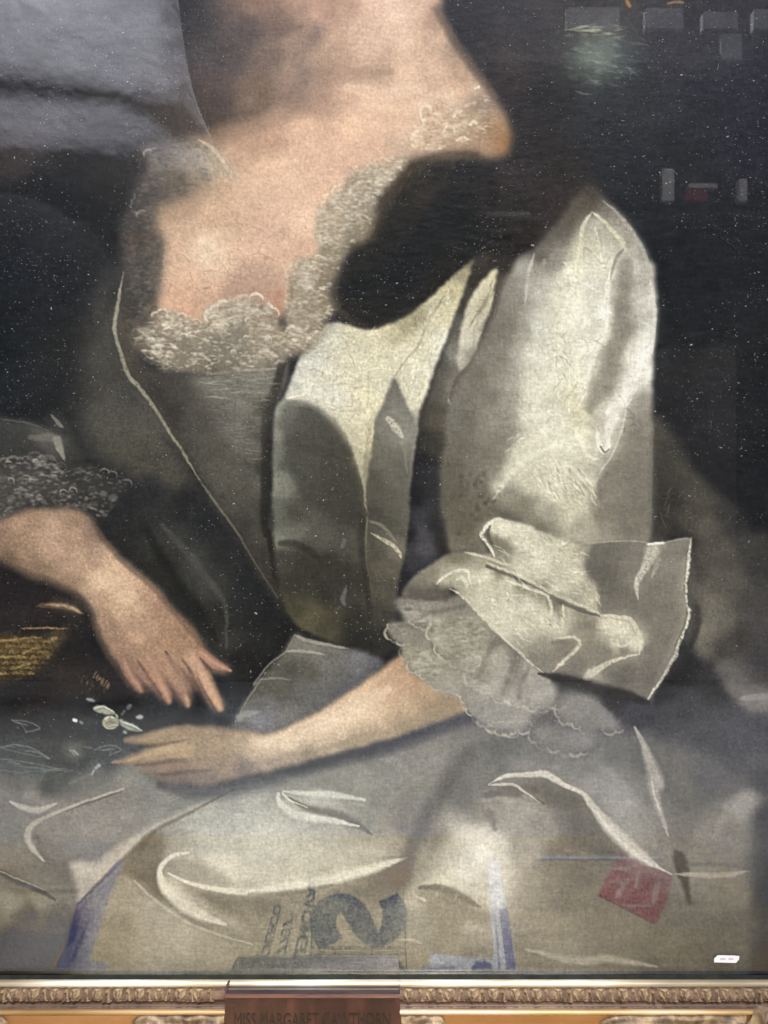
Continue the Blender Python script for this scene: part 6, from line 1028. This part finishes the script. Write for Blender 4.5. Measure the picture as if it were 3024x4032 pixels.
strip('white tape with blue print standing upright at the right of the letters', [(1395, 690), (1450, 690), (1500, 960), (1565, 1370), (1410, 1370), (1425, 1240), (1400, 980)],
      [([(1455, 985), (1505, 965), (1562, 1365), (1505, 1365)], m_blue), ([(1425, 985), (1435, 985), (1470, 1360), (1455, 1360)], m_greyblue)], 'K')
strip('short white and blue label piece beside the tape foot', [(1045, 1245), (1420, 1285), (1405, 1385), (990, 1385), (992, 1330), (1040, 1325)],
      [([(992, 1332), (1195, 1320), (1195, 1384), (992, 1384)], m_blue), ([(1290, 1330), (1320, 1295), (1370, 1288), (1415, 1310), (1415, 1370), (1290, 1372)], m_blue)], 'K')
m_red = noisy_mat('red_paper', [(.3, 'b03c2c'), (.7, 'c24c38')], 20, .6); m_pink = noisy_mat('pale_print', [(.3, 'd8a090'), (.7, 'e6b8a6')], 40, .6)
RED = floor_quad('red_notice', [JK('L', *q) for q in ((790, 640), (1095, 790), (1060, 940), (990, 1068), (655, 900), (700, 790))], m_red, None, .0056, .0005); tag(RED, 'square red paper notice lying askew on the cardboard', 'notice')
for q in (((735, 735), (850, 735), (850, 748), (730, 748)), ((705, 815), (835, 812), (835, 823), (703, 823)), ((800, 800), (835, 800), (785, 920), (750, 915)), ((985, 830), (1030, 820), (990, 950), (965, 950)), ((820, 955), (985, 955), (985, 968), (820, 968)), ((880, 760), (900, 760), (885, 860), (865, 860))):
    floor_quad('notice_print', [JK('L', *w) for w in q], m_pink, RED, .0064, .0003)
for q, lab in (((JK('L', 285, 668), JK('L', 1050, 668), JK('L', 1050, 684), JK('L', 285, 684)), 'thin white strap lying straight across the cardboard at the right'), ((JK('J', 60, 845), JK('J', 500, 843), JK('J', 500, 853), JK('J', 60, 855)), 'thin white strap lying straight across the cardboard at the left')):
    tag(floor_quad('white_strap', q, m_white, None, .0056, .0006), lab, 'strap')

# added dark cupboard, and the bookcase across the room
m_dark = noisy_mat('dark_wood', [(.3, '16161a'), (.7, '222227')], 12, .6, 0, .3, .2, 60, 6, (1, 1, 8))
CUP = empty('shade_cupboard', (-.6, -1.95, 0)); tag(CUP, 'added low dark wooden cupboard that keeps the far floor dark', 'cupboard')  # put in to end the lit floor; its height shapes the shadow ahead
def part_box(name, parent, x0, x1, y0, y1, z0, z1, mat, bev=.004):
    o = bm_obj(name, box_bm(x0, x1, y0, y1, z0, z1, bev), mat, parent); o.matrix_parent_inverse = Matrix.Translation(-Vector(parent.location)); return o
part_box('carcass', CUP, -2.2, 2.0, -2.2, -1.74, 0, .74, m_dark); part_box('top', CUP, -2.22, 2.02, -2.22, -1.70, .742, .78, m_dark)
for i in range(5): part_box('door', CUP, -2.16 + i * .79, -1.41 + i * .79, -1.738, -1.715, .06, .70, m_dark)
CASE = empty('bookcase', (1.0, -1.95, .78)); tag(CASE, 'tall dark bookcase against the far side holding a few boxes', 'bookcase')
part_box('side_panel', CASE, .30, .33, -2.2, -1.72, .781, 2.02, m_dark); part_box('side_panel', CASE, 1.75, 1.78, -2.2, -1.72, .781, 2.02, m_dark); part_box('back_panel', CASE, .331, 1.749, -2.2, -2.18, .781, 2.0, m_dark)
for z in (1.02, 1.48, 1.99): part_box('shelf', CASE, .331, 1.749, -2.178, -1.722, z, z + .03, m_dark, .002)
m_gpaper = noisy_mat('grey_box_paper', [(.3, '74757c'), (.7, '909298')], 20, .7); m_wbox = noisy_mat('white_box_paper', [(.3, 'c8c6c4'), (.7, 'dddbd8')], 20, .6); m_rbox = noisy_mat('red_box_paper', [(.3, '8d2f35'), (.7, 'a63d42')], 20, .6); m_brown = noisy_mat('brown_folder', [(.3, '4a3d3a'), (.7, '5f504a')], 20, .7)
def room_box(name, lab, cat, u0, u1, v0, v1, dep, mat, group=None, thick=.12):
    a, b = mirror_point(u0, v1, depth=dep), mirror_point(u1, v0, depth=dep)
    o = bm_obj(name, box_bm(a.x, b.x, a.y - thick, a.y, a.z, b.z, min(.004, (b.z - a.z) * .2)), mat); return tag(o, lab, cat, group)
DP = 1.735 + CAM_D + 2 * YG
for n_, lab, u0, u1, v0, v1, m_ in (('carton', 'grey carton on top of the bookcase, nearest the lamp', 1225, 1340, 16, 44, m_gpaper), ('carton', 'wide grey carton on top of the bookcase beside the nearest one', 1395, 1478, 18, 50, m_gpaper), ('carton', 'tall grey carton on the bookcase top', 1520, 1596, 26, 60, m_gpaper), ('carton', 'pale grey carton at the far end of the bookcase top', 1630, 1700, 20, 62, m_gpaper)):
    room_box(n_, lab, 'carton', u0, u1, v0 - 3, 64, DP, m_, thick=.03)
room_box('carton', 'long grey carton hanging over the bookcase edge', 'carton', 1560, 1605, 70, 128, DP - .02, m_gpaper, thick=.02)
SH = mirror_point(1500, 0, depth=DP)
for n_, lab, u0, u1, v0, m_ in (('bottle_box', 'slim white box standing on the bookcase shelf', 1432, 1458, 362, m_wbox), ('white_box', 'narrow white box at the end of the bookcase shelf', 1598, 1616, 384, m_wbox), ('red_box', 'low red box on the bookcase shelf', 1482, 1530, 408, m_rbox)):
    room_box(n_, lab, 'box', u0, u1, v0, 436, DP, m_, thick=.03)
room_box('white_box', 'flat white box lying on the low red box', 'box', 1490, 1552, 394, 407, DP, m_wbox, thick=.03)
room_box('board', 'plain brown board leaning upright before the bookcase', 'board', 1412, 1592, 752, 1470, DP - .05, m_brown, thick=.02)
for i, (v0, u1) in enumerate(((455, 1148), (490, 1130), (520, 1110))):
    room_box('folder', ('uppermost', 'middle', 'lowest')[i] + ' of three grey brown folders piled left of the bookcase boxes', 'folder', 1050, u1, v0, v0 + 14, DP - .02, m_gpaper if i == 0 else m_brown, 'piled folders')

# person standing beside the camera, mirrored at the upper left
m_skin = noisy_mat('skin', [(.3, 'b98672'), (.7, 'cc9a84')], 20, .5); m_shirt = noisy_mat('grey_jersey', [(.3, '8f9097'), (.7, 'a3a4ab')], 12, .85, 0, .2, .5, 24, 6, (1, 1, 1), 1.0, .02)
m_trouser = noisy_mat('black_trousers', [(.3, '121316'), (.7, '1c1d21')], 12, .85); m_hairp = noisy_mat('brown_hair', [(.3, '1d1613'), (.7, '2b211c')], 80, .5); m_shoe = noisy_mat('black_shoe', [(.3, '0e0e10'), (.7, '17171a')], 30, .4)
PERS = empty('person', (-.50, -.49, 0)); tag(PERS, 'person in a loose grey jersey and black trousers standing beside the camera', 'person')
def skin_mesh(name, verts, edges, mat, levels=2, root=0):
    me = bpy.data.meshes.new(name); me.from_pydata([v[0] for v in verts], edges, []); me.materials.append(mat)
    o = bpy.data.objects.new(name, me); link(o, PERS)
    md = o.modifiers.new('skin', 'SKIN'); md.use_smooth_shade = True
    sv = me.skin_vertices[0].data
    for i, v in enumerate(verts): sv[i].radius = (v[1], v[2] if len(v) > 2 else v[1]); sv[i].use_root = i == root
    sd = o.modifiers.new('subdivision', 'SUBSURF'); sd.levels = levels; sd.render_levels = levels
    return o
def lean(z): return -.40 * max(0.0, 1 - z / .98) - .06 * max(0.0, (z - 1.1) / .3)     # steps in from the side, weight on the outer leg
_sk = skin_mesh
def skin_mesh(name, verts, edges, mat, levels=2, root=0): return _sk(name, [((v[0][0] + lean(v[0][2]), v[0][1], v[0][2]), *v[1:]) for v in verts], edges, mat, levels, root)
HANDS = [(.0, -.02), (.03, -.035), (-.03, -.035), (.045, .0), (.015, -.045)]
bv = [((0, 0, 1.0), .11, .07), ((0, 0, 1.2), .12, .08), ((0, .0, 1.42), .15, .09), ((0, 0, 1.54), .06), ((0, .02, 1.62), .065, .07), ((0, .03, 1.70), .085, .10), ((0, .02, 1.80), .07, .085)]
be = [(0, 1), (1, 2), (2, 3), (3, 4), (4, 5), (5, 6)]
for s_ in (1, -1):                                    # arms folded behind the back
    k_ = len(bv); bv += [((.13 * s_, -.02, 1.44), .045), ((.14 * s_, -.10, 1.20), .035), ((.09 * s_, -.19, 1.08), .03), ((.03 * s_, -.21, 1.06), .034, .02)]
    be += [(2, k_), (k_, k_ + 1), (k_ + 1, k_ + 2), (k_ + 2, k_ + 3)]
    for n_, (dx_, dz_) in enumerate(HANDS): bv.append(((.03 * s_ - .075 * s_ + dx_ * .2, -.215, 1.06 + (n_ - 2) * .02), .010)); be.append((k_ + 3, len(bv) - 1))
skin_mesh('body', bv, be, m_skin)
def loft(name, rings, mat, n=36, fold=.004, seed=3):
    g = np.random.default_rng(seed); ph = g.uniform(0, 6.28, 8); V = []; F = []
    for k, (z, x, y, rx, ry) in enumerate(rings):
        for i in range(n):
            a = i / n * 2 * math.pi; f = 1 + fold * sum(math.sin((q + 3) * a + ph[q] + z * (9 + 4 * q)) for q in range(5)) / min(rx, ry) * .4
            V.append((x + rx * f * math.cos(a), y + ry * f * math.sin(a), z))
    for k in range(len(rings) - 1):
        for i in range(n): F.append((k * n + i, k * n + (i + 1) % n, (k + 1) * n + (i + 1) % n, (k + 1) * n + i))
    F.append(tuple(range(n - 1, -1, -1))); F.append(tuple((len(rings) - 1) * n + i for i in range(n)))
    o = mesh_obj(name, V, F, mat, PERS, True); sd = o.modifiers.new('subdivision', 'SUBSURF'); sd.levels = sd.render_levels = 1; return o
loft('jersey', [(1.012, -.02, 0, .250, .140), (1.045, -.02, 0, .258, .145), (1.09, -.02, 0, .252, .142), (1.118, -.022, 0, .246, .138), (1.128, -.022, 0, .262, .154), (1.16, -.025, 0, .252, .150), (1.24, -.03, 0, .230, .144), (1.34, -.035, 0, .215, .138), (1.42, -.04, 0, .205, .128), (1.475, -.045, 0, .17, .10), (1.50, -.045, 0, .09, .08)], m_shirt, 48, .006)
skin_mesh('trousers', [((0, 0, 1.05), .165, .105), ((0, 0, .92), .17, .12), ((.10, 0, .84), .10), ((.11, .01, .50), .075), ((.12, -.01, .10), .065), ((-.10, 0, .84), .10), ((-.11, .01, .50), .075), ((-.12, -.01, .10), .065)], [(0, 1), (1, 2), (2, 3), (3, 4), (1, 5), (5, 6), (6, 7)], m_trouser)
skin_mesh('hair', [((0, -.03, 1.70), .095, .10), ((0, -.02, 1.79), .095, .10), ((0, .03, 1.83), .075, .07)], [(0, 1), (1, 2)], m_hairp)
for s in (-1, 1): skin_mesh('shoe', [((.12 * s, -.05, .045), .045), ((.125 * s, .06, .045), .05, .04), ((.13 * s, .17, .035), .042, .03)], [(0, 1), (1, 2)], m_shoe)
